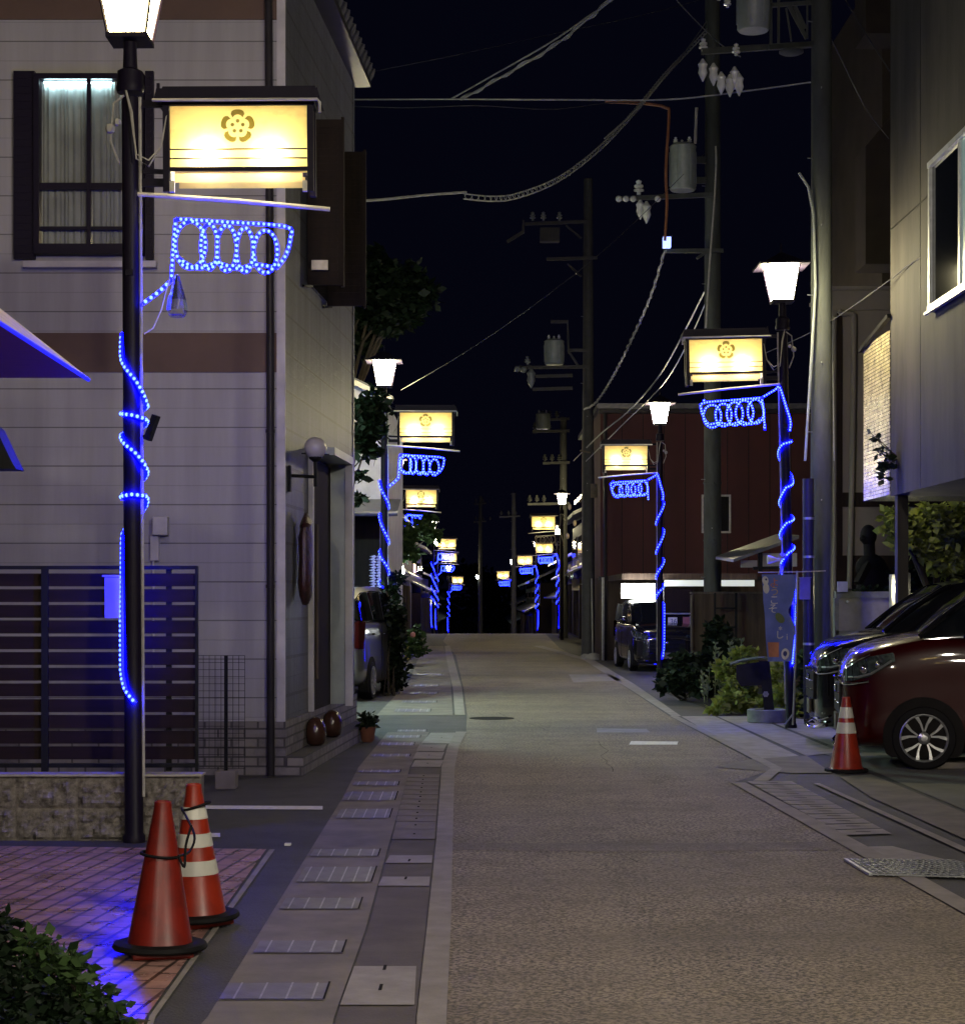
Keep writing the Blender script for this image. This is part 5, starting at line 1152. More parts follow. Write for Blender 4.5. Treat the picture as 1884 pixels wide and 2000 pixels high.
q = bx(1304, 1322, 1206, 1222, D-.07); pn = thing('number_paper', 'white paper printed 36 on the shop front window', 'paper', ((q[0]+q[1])/2, D-.07, q[2]))
g = MB(); g.box(q[0],q[1],D-.075,D-.07,q[2],q[3]); g.build('paper', M['bwhite'], pn); text('lettering', '36', .15, ((q[0]+q[1])/2+.02, D-.078, (q[2]+q[3])/2), M['ink'], pn)
q = bx(1309, 1347, 1239, 1286, D-.1); pp = thing('poster', 'pale blue poster with vertical dark writing below the number paper', 'poster', ((q[0]+q[1])/2, D-.1, q[2]))
g = MB(); g.box(q[0],q[1],D-.105,D-.1,q[2],q[3]); g.build('paper', M['poster'], pp)
for i, ch in enumerate('自転車'): text('lettering', ch, .12, (q[0]+.225, D-.108, q[3]-.13-.125*i), M['ink'], pp)
for i, ch in enumerate('駐輪場'): text('lettering', ch, .085, (q[0]+.355, D-.108, q[3]-.06-.10*i), M['inkred'], pp)
q = bx(1333, 1346, 1205, 1219, D-.07); g = MB(); g.box(q[0],q[1],D-.075,D-.07,q[2],q[3]); tag(g.build('red_sticker', M['inkred']), 'small dull red sticker right of the number paper', 'sticker')
# brown wall with ladder rails
bw = thing('board_wall', 'brown board wall in front of the second utility pole', 'wall', (W(1440,0,33)[0], 33.0, 0))
D = 33.0; s_ = F/D; g = MB(); g.box(W(1353,0,D)[0],W(1580,0,D)[0],D,D+.15,0,zz(1160,s_)); g.build('boards', M['brownwall'], bw)
g = MB(); g.box(W(1349,0,D)[0],W(1352.5,0,D)[0],D-.03,D+.1,0,zz(1162,s_)); g.box(W(1349,0,D)[0],W(1580,0,D)[0],D-.02,D+.17,zz(1159.5,s_),zz(1156,s_)); g.build('edge', M['wood2'], bw)
t = thing('ladder', 'black iron ladder leaning on the brown board wall', 'ladder', (W(1417,0,32.9)[0], 32.9, 0))
g = MB(); g.beam(W(1396,1250,32.9),W(1396,1158,32.9), .035,.03); g.beam(W(1437,1275,32.9),W(1437,1158,32.9), .045,.03)
for py in (1188, 1225, 1262): g.beam(W(1396,py,32.9),W(1437,py,32.9), .03,.03)
g.build('frame', M['black'], t)
# small gabled roof
t = thing('small_roof', 'small dark lean-to roof with grey boards beyond the blue rope light', 'roof', (W(1500,0,31)[0], 31.0, 0))
D = 31; g = MB(); a = W(1432,1098,D); b = W(1560,1052,D); g.add([a,b,(b[0],D+2.4,b[2]+.1),(a[0],D+2.4,a[2]+.1),(a[0],a[1],a[2]+.05),(b[0],b[1],b[2]+.06),(b[0],D+2.4,b[2]+.16),(a[0],D+2.4,a[2]+.15)], [(0,3,2,1),(4,5,6,7),(0,1,5,4),(2,3,7,6),(1,2,6,5),(3,0,4,7)]); g.build('roof_slab', M['rooftile'], t)
g = MB(); 
for l, r_, u, v in ((1450,1482,1094,1108),(1486,1560,1080,1106)): g.box(W(l,0,D)[0],W(r_,0,D)[0],D+.2,D+.26,W(0,v,D)[2],W(0,u,D)[2])
g.build('board', M['greyboard'], t); g = MB(); g.beam(W(1484,1075,D+.1),W(1484,1120,D+.1), .07,.07); g.beam(W(1470,1110,D+.1),W(1545,1108,D+.1), .05,.05); g.beam(W(1540,1062,D+.3),(W(1540,0,D+.3)[0],D+.3,0), .09,.09); g.build('post', M['black'], t)
# megaphone speaker / small lamp on the first right post
t = thing('horn_speaker', 'small white and grey box clamped to the near right post above the banner', 'box', W(1521,1110,22.6))
g = MB(); c = W(1514,1093,22.6); g.lathe([(.055,-.10),(.05,-.06),(.02,.02),(.02,.06)], c, 14, axis='x'); g.build('horn', M['bwhite'], t, smooth=True)
g = MB(); g.tube([W(1522,1088,22.6),W(1532,1086,22.7)], .03, 8); g.tube(smooth([W(1522,1100,22.6),W(1524,1112,22.6),W(1520,1122,22.6)], 4), .01, 6); g.build('clamp', M['conduit'], t)

# banner on a slim pole
bn = thing('banner', 'blue vertical cloth banner with writing on a slim white pole, before the near right post', 'banner', (*G(1549,1418), 0))
D = 22.5; s_ = F/D
g = MB(); g.tube([W(1548,1416,D),W(1553,1290,D),W(1556,1115,D)], .013, 8); g.tube([W(1480,1118,D),W(1558,1117,D),W(1612,1115,D)], .008, 6); g.tube([W(1548,1395,D),W(1532,1416,D-.1)], .010, 6); g.tube([W(1546,1180,D),W(1553,1180,D)], .012, 6); g.build('pole', M['conduit'], bn, smooth=True)
def left(v): return 1487 + (0 if v < .3 else (v-.3)*22) + 3*math.sin(v*5)
def right(v): return 1553 - 14*math.exp(-((v-.42)/.10)**2) - (0 if v < .62 else (v-.62)*18)
def clothpt(u, v, off=0): px = left(v)+(right(v)-left(v))*u; py = 1122+170*v; return Vector(W(px, py, D - .03 + .05*math.sin(u*5+v*7)*v - off))
g = MB(); nu, nv = 14, 30
g.add([clothpt(i/nu, j/nv) for j in range(nv+1) for i in range(nu+1)], [(j*(nu+1)+i, (j+1)*(nu+1)+i, (j+1)*(nu+1)+i+1, j*(nu+1)+i+1) for j in range(nv) for i in range(nu)])
cloth = g.build('cloth', M['banner'], bn, smooth=True)
def patch(name, m, u0, u1, v0, v1, par, rnd_=False, off=.004):
    g = MB(); n = 8
    if rnd_:
        g.add([clothpt((u0+u1)/2+(u1-u0)/2*math.cos(a_*math.pi/8), (v0+v1)/2+(v1-v0)/2*math.sin(a_*math.pi/8), off) for a_ in range(16)], [tuple(range(16))])
    else: g.add([clothpt(u0+(u1-u0)*i/n, v0+(v1-v0)*j/n, off) for j in range(n+1) for i in range(n+1)], [(j*(n+1)+i, (j+1)*(n+1)+i, (j+1)*(n+1)+i+1, j*(n+1)+i+1) for j in range(n) for i in range(n)])
    return g.build(name, m, par)
patch('white_mark', M['bwhite'], .0, .19, .02, .12, cloth, True); patch('white_mark', M['bwhite'], .01, .20, .10, .22, cloth, True, .005)
patch('dark_mark', M['ink'], .09, .15, .045, .07, cloth, True, .008)
patch('orange_square', M['borange'], .06, .46, .78, .95, cloth); patch('green_mark', M['bgreen'], .40, .72, .44, .56, cloth, True)
patch('white_mark', M['bwhite'], .55, .86, .85, .98, cloth, True); patch('dark_mark', M['ink'], .62, .78, .88, .94, cloth, True, .007)
for i, (ch, mm) in enumerate((('よ','borange'),('う','byellow'),('こ','bwhite'),('そ','bwhite'))):
    p = clothpt(.36, .10+.10*i, .012); text('lettering', ch, .125, p, M[mm], cloth)
for ch, u, v in (('*',.5,.64),('し',.48,.70),('i',.74,.72)):
    p = clothpt(u, v, .02); text('lettering', ch, .11, p, M['bwhite'], cloth)
q = bx(1561, 1582, 1129, 1171, 23.5); g = MB(); g.box(q[0],q[1],23.5,23.52,q[2],q[3]); g.box(q[0]-.01,q[1]+.02,23.49,23.53,q[3]+.001,q[3]+.012)
tag(g.build('tan_board', M['tanboard']), 'small tan board hung between the banner pole and the utility pole', 'board')
t = thing('direction_sign', 'black two-part guide sign standing in a round stone planter', 'sign', (*G(1497,1408), 0))
D = 23.7; g = MB()
def sl(px, py, y_=D): return W(px, py, y_)
g.add([sl(1482,1291),sl(1502,1291),sl(1512,1390),sl(1492,1390)]+[sl(1482,1291,D+.12),sl(1502,1291,D+.12),sl(1512,1390,D+.12),sl(1492,1390,D+.12)], [(3,2,1,0),(4,5,6,7),(0,1,5,4),(1,2,6,5),(2,3,7,6),(3,0,4,7)]); g.build('post', M['black'], t)
g = MB(); g.add([sl(1438,1299),sl(1483,1293),sl(1488,1338),sl(1447,1341),sl(1437,1326)]+[sl(1438,1299,D+.05),sl(1483,1293,D+.05),sl(1488,1338,D+.05),sl(1447,1341,D+.05),sl(1437,1326,D+.05)], [(4,3,2,1,0),(5,6,7,8,9)]+[(i,(i+1)%5,5+(i+1)%5,5+i) for i in range(5)]); g.build('panel', M['black'], t)
g = MB(); c = sl(1495,1356,D-.006)
for k in range(6): a = R(60*k); g.lathe([(.018,0),(.018,.004)], (c[0]+.022*math.cos(a), c[1], c[2]+.022*math.sin(a)), 8, axis='y')
g.build('crest', M['greyboard'], t)
t = thing('stone_planter', 'low round stone planter at the pavement edge under the black guide sign', 'planter', (*G(1499,1412), 0))
cx_ = sl(1499,0)[0]; g = MB(); g.lathe([(.23,0),(.25,.02),(.25,.17),(.225,.18),(.20,.17),(.19,.12)], (cx_, D+.10, 0), 28); g.build('bowl', M['planter'], t, smooth=True); g = MB(); g.lathe([(.195,.12),(.19,.135)], (cx_, D+.10, 0), 20); g.build('soil', M['soil'], t)

# planting on the right
def gr(px, py, d, r, fl=.9): return blob(px, py, d, r, fl)
shrub('bushy_plant', 'dark spreading bush at the pavement edge before the brown wall', 'bush', (W(1330,0,29)[0], 29.0, 0), [gr(*a) for a in ((1305,1322,29.5,22,.8),(1335,1300,29.3,30),(1330,1330,28.6,34,.7),(1365,1325,28.8,26,.8),(1300,1340,29,18,.6),(1375,1345,28,24,.6))], 'leafd', .10, 2600, 8, group='plants in the right-hand bed')
shrub('bushy_plant', 'tall dark fern-like bush under the iron ladder', 'bush', (W(1400,0,30)[0], 30.0, 0), [gr(*a) for a in ((1400,1240,30.5,24,1.2),(1415,1275,30,30),(1390,1290,30,24),(1440,1300,29.5,26))], 'leafd', .12, 1700, 8, group='plants in the right-hand bed')
shrub('bushy_plant', 'yellow-green bush filling the bed around the black guide sign', 'bush', (W(1470,0,26)[0], 26.0, 0), [gr(*a) for a in ((1445,1345,26,30,.9),(1425,1370,25.5,24,.7),(1470,1380,25.6,28,.6),(1420,1310,27,22),(1520,1320,25.2,24,1.2),(1530,1360,25,24,1),(1525,1290,26,16,1.2),(1545,1390,24.8,14),(1455,1280,27.2,22,.8),(1400,1385,25.3,16,.5))], 'leafy', .09, 3800, 10, group='plants in the right-hand bed')
shrub('bushy_plant', 'narrow pale green bush between the banner pole and utility pole', 'bush', (W(1567,0,25.2)[0], 25.2, 0), [gr(*a) for a in ((1567,1300,25.2,9,3),(1570,1350,25.2,10,2.5),(1565,1390,25,12,1))], 'leafm', .08, 500, 4, group='plants in the right-hand bed')
t = thing('stalky_plant', 'pale upright woolly stalks rising from the right-hand bed', 'plant', (W(1410,0,27.5)[0], 27.5, 0), 'plants in the right-hand bed')
g = MB(); gl = MB(); q = random.Random(3)
for px, y0, y1 in ((1397,1256,1360),(1402,1275,1380),(1434,1262,1350),(1425,1258,1340),(1446,1248,1330),(1418,1290,1370),(1385,1300,1372),(1462,1262,1330),(1370,1310,1372),(1408,1330,1390)):
    a = Vector(W(px,y0,27.4)); b = Vector(W(px+q.uniform(-6,14),y1,27.4)); g.tube([b, b.lerp(a,.5)+Vector((q.uniform(-.03,.03),0,0)), a], .010, 5, r1=.004)
    for k in range(26):
        p = b.lerp(a, q.uniform(.15,1)); d = Vector((q.uniform(-1,1), q.uniform(-1,1), q.uniform(.2,1))).normalized(); e = d.cross(Vector((0,1,0))).normalized()*.018; l = q.uniform(.05,.12)
        gl.add([p, p+d*l*.5+e, p+d*l, p+d*l*.5-e], [(0,1,2,3)])
g.build('stalks', M['leafp'], t); gl.build('foliage', M['leafp'], t)
t = thing('dry_branch', 'rough pale branch laid across behind the black guide sign', 'branch', (W(1460,0,25)[0], 25.0, .8))
g = MB(); g.tube(smooth([W(1425,1297,24.6),W(1450,1290,24.6),W(1480,1285,24.5),W(1500,1286,24.5)], 4), .022, 6); g.build('branch', M['leafp'], t)
t = thing('thin_stake', 'thin pale stake standing in the dark bush', 'stake', (*G(1366,1360), 0)); g = MB(); g.tube([W(1366,1358,30.5),W(1365,1275,30.5)], .012, 5); g.build('stake', M['wood2'], t)

# ================================================================ CARS
def make_car(paint, label):
    """nose at x=0 pointing to -x, length 3.95 m, width 1.68 m; wheels on z=0"""
    t = thing('parked_car', label, 'car', (0, 0, 0), 'parked cars'); HW = .84
    ST = [  # x, z bottom, z top(shoulder), half width, centre rise
     (-.005,.30,.74,.50,.02), (.03,.22,.93,.62,.03), (.10,.19,1.055,.72,.035), (.22,.18,1.115,.80,.045), (.45,.18,1.18,.835,.05), (.72,.18,1.235,.84,.05), (.95,.18,1.27,.84,.04),
     (1.4,.18,1.255,.84,.0), (2.2,.18,1.26,.84,0), (3.0,.18,1.27,.84,0), (3.6,.20,1.28,.835,0), (3.86,.24,1.26,.80,0), (3.93,.30,1.15,.74,0), (3.95,.36,.9,.66,0)]
    g = MB(); vs = []; fs = []; ring = []
    for x, zb, zt, hw, rs in ST:
        hh = zt - zb
        r_ = [(0,zb),(hw*.8,zb),(hw*.96,zb+.06),(hw,zb+.16),(hw*1.0,zb+hh*.38),(hw*.985,zb+hh*.62),(hw*.99,zb+hh*.74),(hw*.965,zb+hh*.90),(hw*.90,zt-.012),(hw*.72,zt+rs*.5),(hw*.35,zt+rs*.95),(0,zt+rs)]
        ring.append(r_)
    N = 2*12-2
    for (x, *_), r_ in zip(ST, ring):
        full = [(x, -y, z) for y, z in r_] + [(x, y, z) for y, z in reversed(r_[1:-1])]
        vs += full
    for i in range(len(ST)-1):
        for j in range(N): fs.append((i*N+j, i*N+(j+1) % N, (i+1)*N+(j+1) % N, (i+1)*N+j))
    fs.append(tuple(reversed(range(N)))); fs.append(tuple(range((len(ST)-1)*N, len(ST)*N)))
    g.add(vs, fs); g.build('body', paint, t, smooth=True, sub=2)
    for o in t.children: o.data.normals_split_custom_set and None
    # cabin
    def loft(rows, name, m, sub=0):
        g = MB(); vs = []; fs = []; n = len(rows[0])
        for r_ in rows: vs += r_
        for i in range(len(rows)-1):
            for j in range(n-1): fs.append((i*n+j, i*n+j+1, (i+1)*n+j+1, (i+1)*n+j))
        g.add(vs, fs); return g.build(name, m, t, smooth=True, sub=sub)
    GL = [(.74,1.25,.76,.80),(1.02,1.51,.735,.80),(1.34,1.735,.70,.79),(1.7,1.79,.685,.79),(2.6,1.80,.68,.79),(3.45,1.77,.67,.78),(3.80,1.66,.655,.77),(3.90,1.30,.70,.77)]
    rows = []
    for x, zt, wt, wb in GL:
        rows.append([(x,-wb,1.235 if x > .8 else 1.22),(x,-wb*.995,min(zt,1.26)),(x,-(wt+.03),max(1.262,zt-.08)) if zt > 1.35 else (x,-wt,zt),(x,-wt*.93,zt),(x,-wt*.5,zt+.02),(x,0,zt+.028),(x,wt*.5,zt+.02),(x,wt*.93,zt),(x,(wt+.03),max(1.262,zt-.08)) if zt > 1.35 else (x,wt,zt),(x,wb*.995,min(zt,1.26)),(x,wb,1.235)])
    loft(rows, 'windows', M['darkglass'])
    rr = []
    for x, zt, wt, wb in GL[2:7]: rr.append([(x,-(wt+.034),zt-.09),(x,-wt*.95,zt+.006),(x,-wt*.5,zt+.028),(x,0,zt+.036),(x,wt*.5,zt+.028),(x,wt*.95,zt+.006),(x,(wt+.034),zt-.09)])
    loft(rr, 'roof', paint)
    for sy in (-1, 1):
        g = MB(); g.tube(smooth([(.70,sy*.79,1.245),(1.0,sy*.765,1.49),(1.32,sy*.735,1.70),(1.42,sy*.725,1.735)], 4), .03, 6); g.build('pillar', M['bcar'], t, smooth=True)
        g = MB(); g.beam((2.15,sy*.815,1.26),(2.2,sy*.735,1.72), .06, .03, up=(1,0,0)); g.build('door_pillar', M['black'], t); g = MB(); g.beam((3.25,sy*.812,1.26),(3.35,sy*.72,1.70), .12, .03, up=(1,0,0)); g.build('door_pillar', M['black'], t)
        g = MB(); g.ball((1.18,sy*.95,1.30), .085, 12, 8, (.7,1.25,1.0)); g.beam((1.2,sy*.83,1.27),(1.2,sy*.92,1.28), .05,.04); g.build('mirror', paint, t, smooth=True)
        g = MB(); g.tube([(2.0,sy*.85,1.03),(2.2,sy*.86,1.03)], .014, 6); g.tube([(3.05,sy*.85,1.04),(3.25,sy*.86,1.04)], .014, 6); g.build('door_handle', M['chrome'], t, smooth=True)
        g = MB(); g.box(1.30,1.305,sy*.836-.003,sy*.836+.006,.30,1.22); g.box(2.30,2.305,sy*.836-.003,sy*.836+.006,.30,1.22); g.build('door_gap', M['black'], t)
        # headlamp wrapping round the corner
        g = MB(); 
        g.add([(.015,sy*.45,.83),(.035,sy*.60,.82),(.10,sy*.735,.83),(.24,sy*.822,.87),(.48,sy*.855,1.02),(.46,sy*.855,1.10),(.25,sy*.825,1.06),(.11,sy*.745,.99),(.045,sy*.635,.945),(.02,sy*.48,.92),
               (.10,sy*.45,.83),(.12,sy*.60,.82),(.2,sy*.66,.83),(.3,sy*.74,.87),(.48,sy*.80,1.02),(.46,sy*.80,1.08),(.3,sy*.74,1.04),(.2,sy*.66,.97),(.12,sy*.60,.93),(.1,sy*.48,.90)],
              [(0,1,8,9),(1,2,7,8),(2,3,6,7),(3,4,5,6),(9,8,18,19),(8,7,17,18),(7,6,16,17),(6,5,15,16),(0,10,11,1),(1,11,12,2),(2,12,13,3),(3,13,14,4)])
        hl = g.build('headlight', M['lens'], t, smooth=True)
        g = MB(); g.ball((.20,sy*.79,.94), .045, 10, 6, (1,.6,1)); g.ball((.33,sy*.825,.98), .040, 10, 6, (1,.6,1)); g.build('lamp_unit', M['chrome'], hl, smooth=True)
        g = MB(); g.tube([(.06,sy*.66,.86),(.14,sy*.775,.865),(.26,sy*.84,.90),(.44,sy*.862,1.02)], .010, 6); g.build('light_guide', M['rimsil'], hl, smooth=True)
        g = MB(); g.tube([(.0,sy*.46,.80),(.03,sy*.62,.79),(.10,sy*.75,.80),(.24,sy*.835,.83)], .012, 6); g.tube([(.04,sy*.62,.965),(.11,sy*.755,1.01),(.25,sy*.84,1.08)], .008, 5); g.build('trim', M['chrome'], hl, smooth=True)
        g = MB(); g.ball((.09,sy*.62,.37), .055, 10, 6, (.8,1,1)); g.tube([(-.0,sy*.48,.30),(.04,sy*.64,.29),(.12,sy*.76,.33)], .012, 6); g.build('fog_lamp', M['chrome'], t, smooth=True)
        g = MB(); g.add([(3.80,sy*.822,.82),(3.935,sy*.765,.82),(3.955,sy*.66,.84),(3.955,sy*.66,1.22),(3.92,sy*.765,1.26),(3.72,sy*.835,1.24)], [(0,1,4,5),(1,2,3,4)]); g.build('tail_light', M['tail'], t, smooth=True)
        for x in (.74, 3.20):
            g = MB(); pr = [(.36,0),(.36,.012)]; s0 = sy*.832
            n = 28; vs = [(x+.375*math.cos(2*math.pi*i/n), s0+sy*.012, .31+.375*math.sin(2*math.pi*i/n)) for i in range(n)]; vs = [(a, b, max(c, .12)) for a, b, c in vs]
            vs2 = [(a, sy*.70, c) for a, b, c in vs]; g.add(vs+vs2, [tuple(range(n)), tuple(range(n, 2*n))]+[(i,(i+1)%n,n+(i+1)%n,n+i) for i in range(n)]); g.build('wheel_arch', M['gap'], t)
            wh = MB(); c = (x, 0, .302); k = sy
            wh.lathe([(.20,k*.66),(.28,k*.665),(.302,k*.70),(.302,k*.83),(.285,k*.862),(.235,k*.866),(.222,k*.855),(.215,k*.80)], c, 36, axis='y'); wl = wh.build('wheel', M['rubber'], t, smooth=True)
            g = MB(); g.lathe([(.222,k*.85),(.226,k*.868),(.216,k*.872),(.208,k*.862),(.205,k*.84)], c, 36, axis='y', cap=False)
            for j in range(5):
                a0 = 2*math.pi*j/5 + math.pi/2
                for tw_ in (-.26, .26):
                    pts = []
                    for f, wd in ((.05,.012),(.5,.016),(.98,.028)):
                        rr_ = .055+(.212-.055)*f; aa = a0+tw_*(.35+.95*f); ca, sa = math.cos(aa), math.sin(aa)
                        for e in (-1, 1): pts.append((c[0]+rr_*ca-sa*wd*e*.62, k*(.872-.012*(1-f)), c[2]+rr_*sa+ca*wd*e*.62))
                    back = [(p[0], k*.835, p[2]) for p in pts]
                    g.add(pts+back, [(0,1,3,2),(2,3,5,4),(0,2,8,6),(2,4,10,8),(1,7,9,3),(3,9,11,5)])
            g.lathe([(.055,k*.84),(.055,k*.872),(.03,k*.885),(.001,k*.887)], c, 14, axis='y'); g.build('rim', M['rimsil'], wl)
            g = MB(); g.lathe([(.205,k*.80),(.001,k*.801)], c, 24, axis='y'); g.build('brake', M['black'], wl)
    # nose
    g = MB(); g.box(-.018,.03,-.46,.46,.50,.80); gr_ = g.build('grille', M['black'], t)
    g = MB(); g.tube([(-.012,-.47,.81),(-.03,-.3,.835),(-.035,0,.84),(-.03,.3,.835),(-.012,.47,.81)], .014, 6); g.tube([(-.02,-.40,.60),(-.03,0,.60),(-.02,.40,.60)], .008, 6); g.tube([(-.02,-.44,.70),(-.03,0,.70),(-.02,.44,.70)], .008, 6); g.ball((-.03,0,.735), .05, 10, 6, (.3,1,.8)); g.build('grille_bars', M['chrome'], gr_, smooth=True)
    g = MB(); g.tube([(.10,-.73,.235),(.0,-.55,.20),(-.04,-.25,.19),(-.04,.25,.19),(.0,.55,.20),(.10,.73,.235)], .022, 6); g.build('bumper_lip', M['chrome'], t, smooth=True)
    g = MB(); g.box(-.035,-.015,-.165,.165,.33,.49); g.build('number_plate', M['tanboard'], t)
    g = MB(); g.box(3.955,3.965,-.165,.165,.80,.96); g.build('rear_plate', M['bwhite'], t)
    g = MB(); g.box(3.93,3.99,-.70,.70,.34,.52); g.build('rear_bumper', paint, t, bevel=.03)
    g = MB(); g.tube([(.80,-.60,1.285),(1.0,-.30,1.31),(1.02,.1,1.325)], .008, 5); g.tube([(.82,.10,1.30),(1.04,.45,1.33)], .008, 5); g.build('wipers', M['black'], t)
    return t
car = make_car(M['red'], 'dark red parked minivan with alloy wheels, nearer of the two at right')
def repaint(t, m):
    for ch in t.children:
        if ch.name.split('.')[0] in ('body','roof','mirror','rear_bumper'):
            ch.data = ch.data.copy(); ch.data.materials[0] = m
car2 = copy_tree(car); repaint(car2, M['bcar']); car2['label'] = 'black parked minivan with chrome grille beyond the red one'
car3 = copy_tree(car); repaint(car3, M['silver']); car3['label'] = 'silver car with red tail light parked just beyond the white house'
car4 = copy_tree(car); repaint(car4, M['bcar']); car4['label'] = 'black van parked under the white light box sign'
car.location = (3.50, 18.13, 0); car.rotation_euler = (0, 0, R(-8))
car2.location = (3.68, 20.65, 0); car2.rotation_euler = (0, 0, R(-5))
# the silver car: tail towards the camera
car3.location = (-2.20, 32.6, 0); car3.rotation_euler = (0, 0, R(-97))
car4.scale = (1, .86, .87); car4.location = (4.05, 40.4, 0); car4.rotation_euler = (0, 0, R(93)); 
t = thing('wheel_stop', 'low concrete wheel stop beside the red car wheel', 'wheel stop', (*G(1860,1498), 0))
a = G(1786,1503); g = MB(); g.prism([(a[0],a[1]-.06),(a[0]+.75,a[1]-.06),(a[0]+.75,a[1]+.06),(a[0],a[1]+.06)], .006, .07); g.build('block', M['conc'], t, bevel=.015)

# ================================================================ LEFT SIDE BEYOND THE WHITE HOUSE
# side street lamp (hidden behind the white house) that throws the greenish light across the driveway
t = thing('alley_lamp', 'greenish white fluorescent street light in the side alley behind the white house', 'lamp', (-4.6, 27.0, 0))
g = MB(); g.tube([(-4.6,27.4,0),(-4.6,27.4,5.3)], .05, 8); g.tube([(-4.6,27.4,5.25),(-4.6,26.9,5.3)], .025, 6); g.build('post', M['steel'], t)
g = MB(); g.box(-6.45,-4.05,26.55,27.15,5.18,5.25); hd = g.build('head', M['trim'], t)
g = MB(); g.box(-6.4,-4.1,26.6,27.1,5.10,5.179); g.build('tube', emit('alley_tube', (.66,1,.82), 42), hd)

lh = thing('shop_house', 'white gabled shop house with a lean-to roof, past the white siding house', 'house', (-4, 36, 0))
D = 35.0; s_ = F/D
g = MB(); g.add([(-9,D,0),(-1.86,D,0),(-1.86,D,zz(770,s_)),(-2.6,D,zz(728,s_)),(-9,D,zz(560,s_)),(-9,D+8,0),(-1.86,D+8,0),(-1.86,D+8,zz(770,s_)),(-2.6,D+8,zz(728,s_)),(-9,D+8,zz(560,s_))], [(0,1,2,3,4),(9,8,7,6,5),(1,6,7,2),(2,7,8,3),(3,8,9,4)]); g.build('wall', M['plaster'], lh)
g = MB(); g.beam((-3.1,D-.15,zz(712,s_)),(-1.70,D-.15,zz(782,s_)), .5,.09, up=(0,0,1)); g.build('roof', M['rooftile'], lh); g = MB(); g.beam((-3.1,D-.42,zz(716,s_)),(-1.72,D-.42,zz(786,s_)), .03,.09); g.build('bargeboard', M['bar'], lh)
g = MB(); g.add([(-6,D-1.3,zz(1004,F/(D-1.3))),(-1.55,D-1.3,zz(1000,F/(D-1.3))),(-1.55,D,zz(975,s_)),(-6,D,zz(975,s_))], [(0,1,2,3)]); g.tube([(-6,D-1.33,zz(1003,F/(D-1.3))),(-1.55,D-1.33,zz(1003,F/(D-1.3)))], .05, 8); g.build('lean_to_roof', M['rooftile'], lh)
g = MB(); g.box(-6,-1.95,D-.06,D-.01,0,zz(1006,s_)); g.build('dark_front', M['darkwood'], lh)
q = bx(722, 747, 1085, 1160, D-.1); g = MB()
for i in range(7):
    for j in range(14): x = q[0]+(q[1]-q[0])*(i+.5*(j%2))/7; z = q[2]+(q[3]-q[2])*j/14; g.ball((x,D-.12,z+.03), .010+.010*((i*7+j*3)%3), 6, 4)
g.build('lattice_ornament', M['bluelit'], lh)
g = MB(); g.tube([(-1.8,D-1.2,0),(-1.8,D-1.2,zz(1003,F/(D-1.2)))], .05, 8); g.build('post', M['wood2'], lh)
# trees between the houses
crown_tree('broadleaf_tree', 'tall dark tree rising above the shop house roof', -2.9, 38.5, 6.5, [blob(*b) for b in ((790,560,38,50),(745,540,38.5,42),(720,600,38.5,45),(765,620,38,46),(825,575,38,34),(700,660,39,44),(800,610,38,30),(735,500,39,24))], 'leafd', .17, 3600, trunk_r=.13, seed=2)
crown_tree('garden_tree', 'dark leafy tree in front of the white shop house wall', -2.35, 29.5, 3.0, [blob(*b) for b in ((706,800,29.5,30),(728,835,29.5,30),(700,860,29.3,26),(742,800,29.6,18),(722,880,29.4,20),(700,930,29.4,15),(735,770,29.6,16),(702,975,29.4,13))], 'leafd', .12, 1500, trunk_r=.06, seed=6)
crown_tree('street_tree', 'dark bushy tree with lamplit tips under the second sign box on the left', -2.35, 46.0, 2.2, [blob(*b) for b in ((790,1050,45,24),(820,1035,45.5,24),(845,1045,46,18),(770,1035,45,22),(800,1080,45,20),(835,1015,46,14),(745,1045,44,24),(730,1015,44,20))], 'leafm', .15, 1700, trunk_r=.08, seed=8)
shrub('tall_hedge', 'tall black hedge column beside the silver car', 'hedge', (-1.55, 30.5, 0), [blob(*b) for b in ((768,1200,31,24,1.2),(765,1250,31,27,1.2),(768,1300,31,27,1.1),(770,1335,31,24,.7),(760,1160,31.5,20,1.1),(772,1130,32,16))], 'leafd', .09, 2600, 8)
shrub('flower_bush', 'bush with one pink flower before the blue-lit post on the left', 'bush', (-1.95, 45.0, 0), [blob(*b) for b in ((812,1245,45,18,1.2),(800,1265,44,20,.9),(820,1270,45,14))], 'leafm', .10, 800, 6)
g = MB(); g.ball(W(806,1240,44.4), .07, 7, 5); tag(g.build('pink_flower', mat('pink_petal', (.6,.25,.2), .6)), 'single pink blossom in the bush on the left', 'flower')
t = thing('yellow_bollard', 'short yellow bollard by the pavement on the left', 'bollard', (*G(795,1288), 0))
c = G(795,1288); g = MB(); g.lathe([(.055,0),(.055,.40),(.045,.44),(.001,.45)], (c[0],c[1],0), 12); g.build('post', mat('yellow_paint', (.45,.32,.06), .6), t, smooth=True)

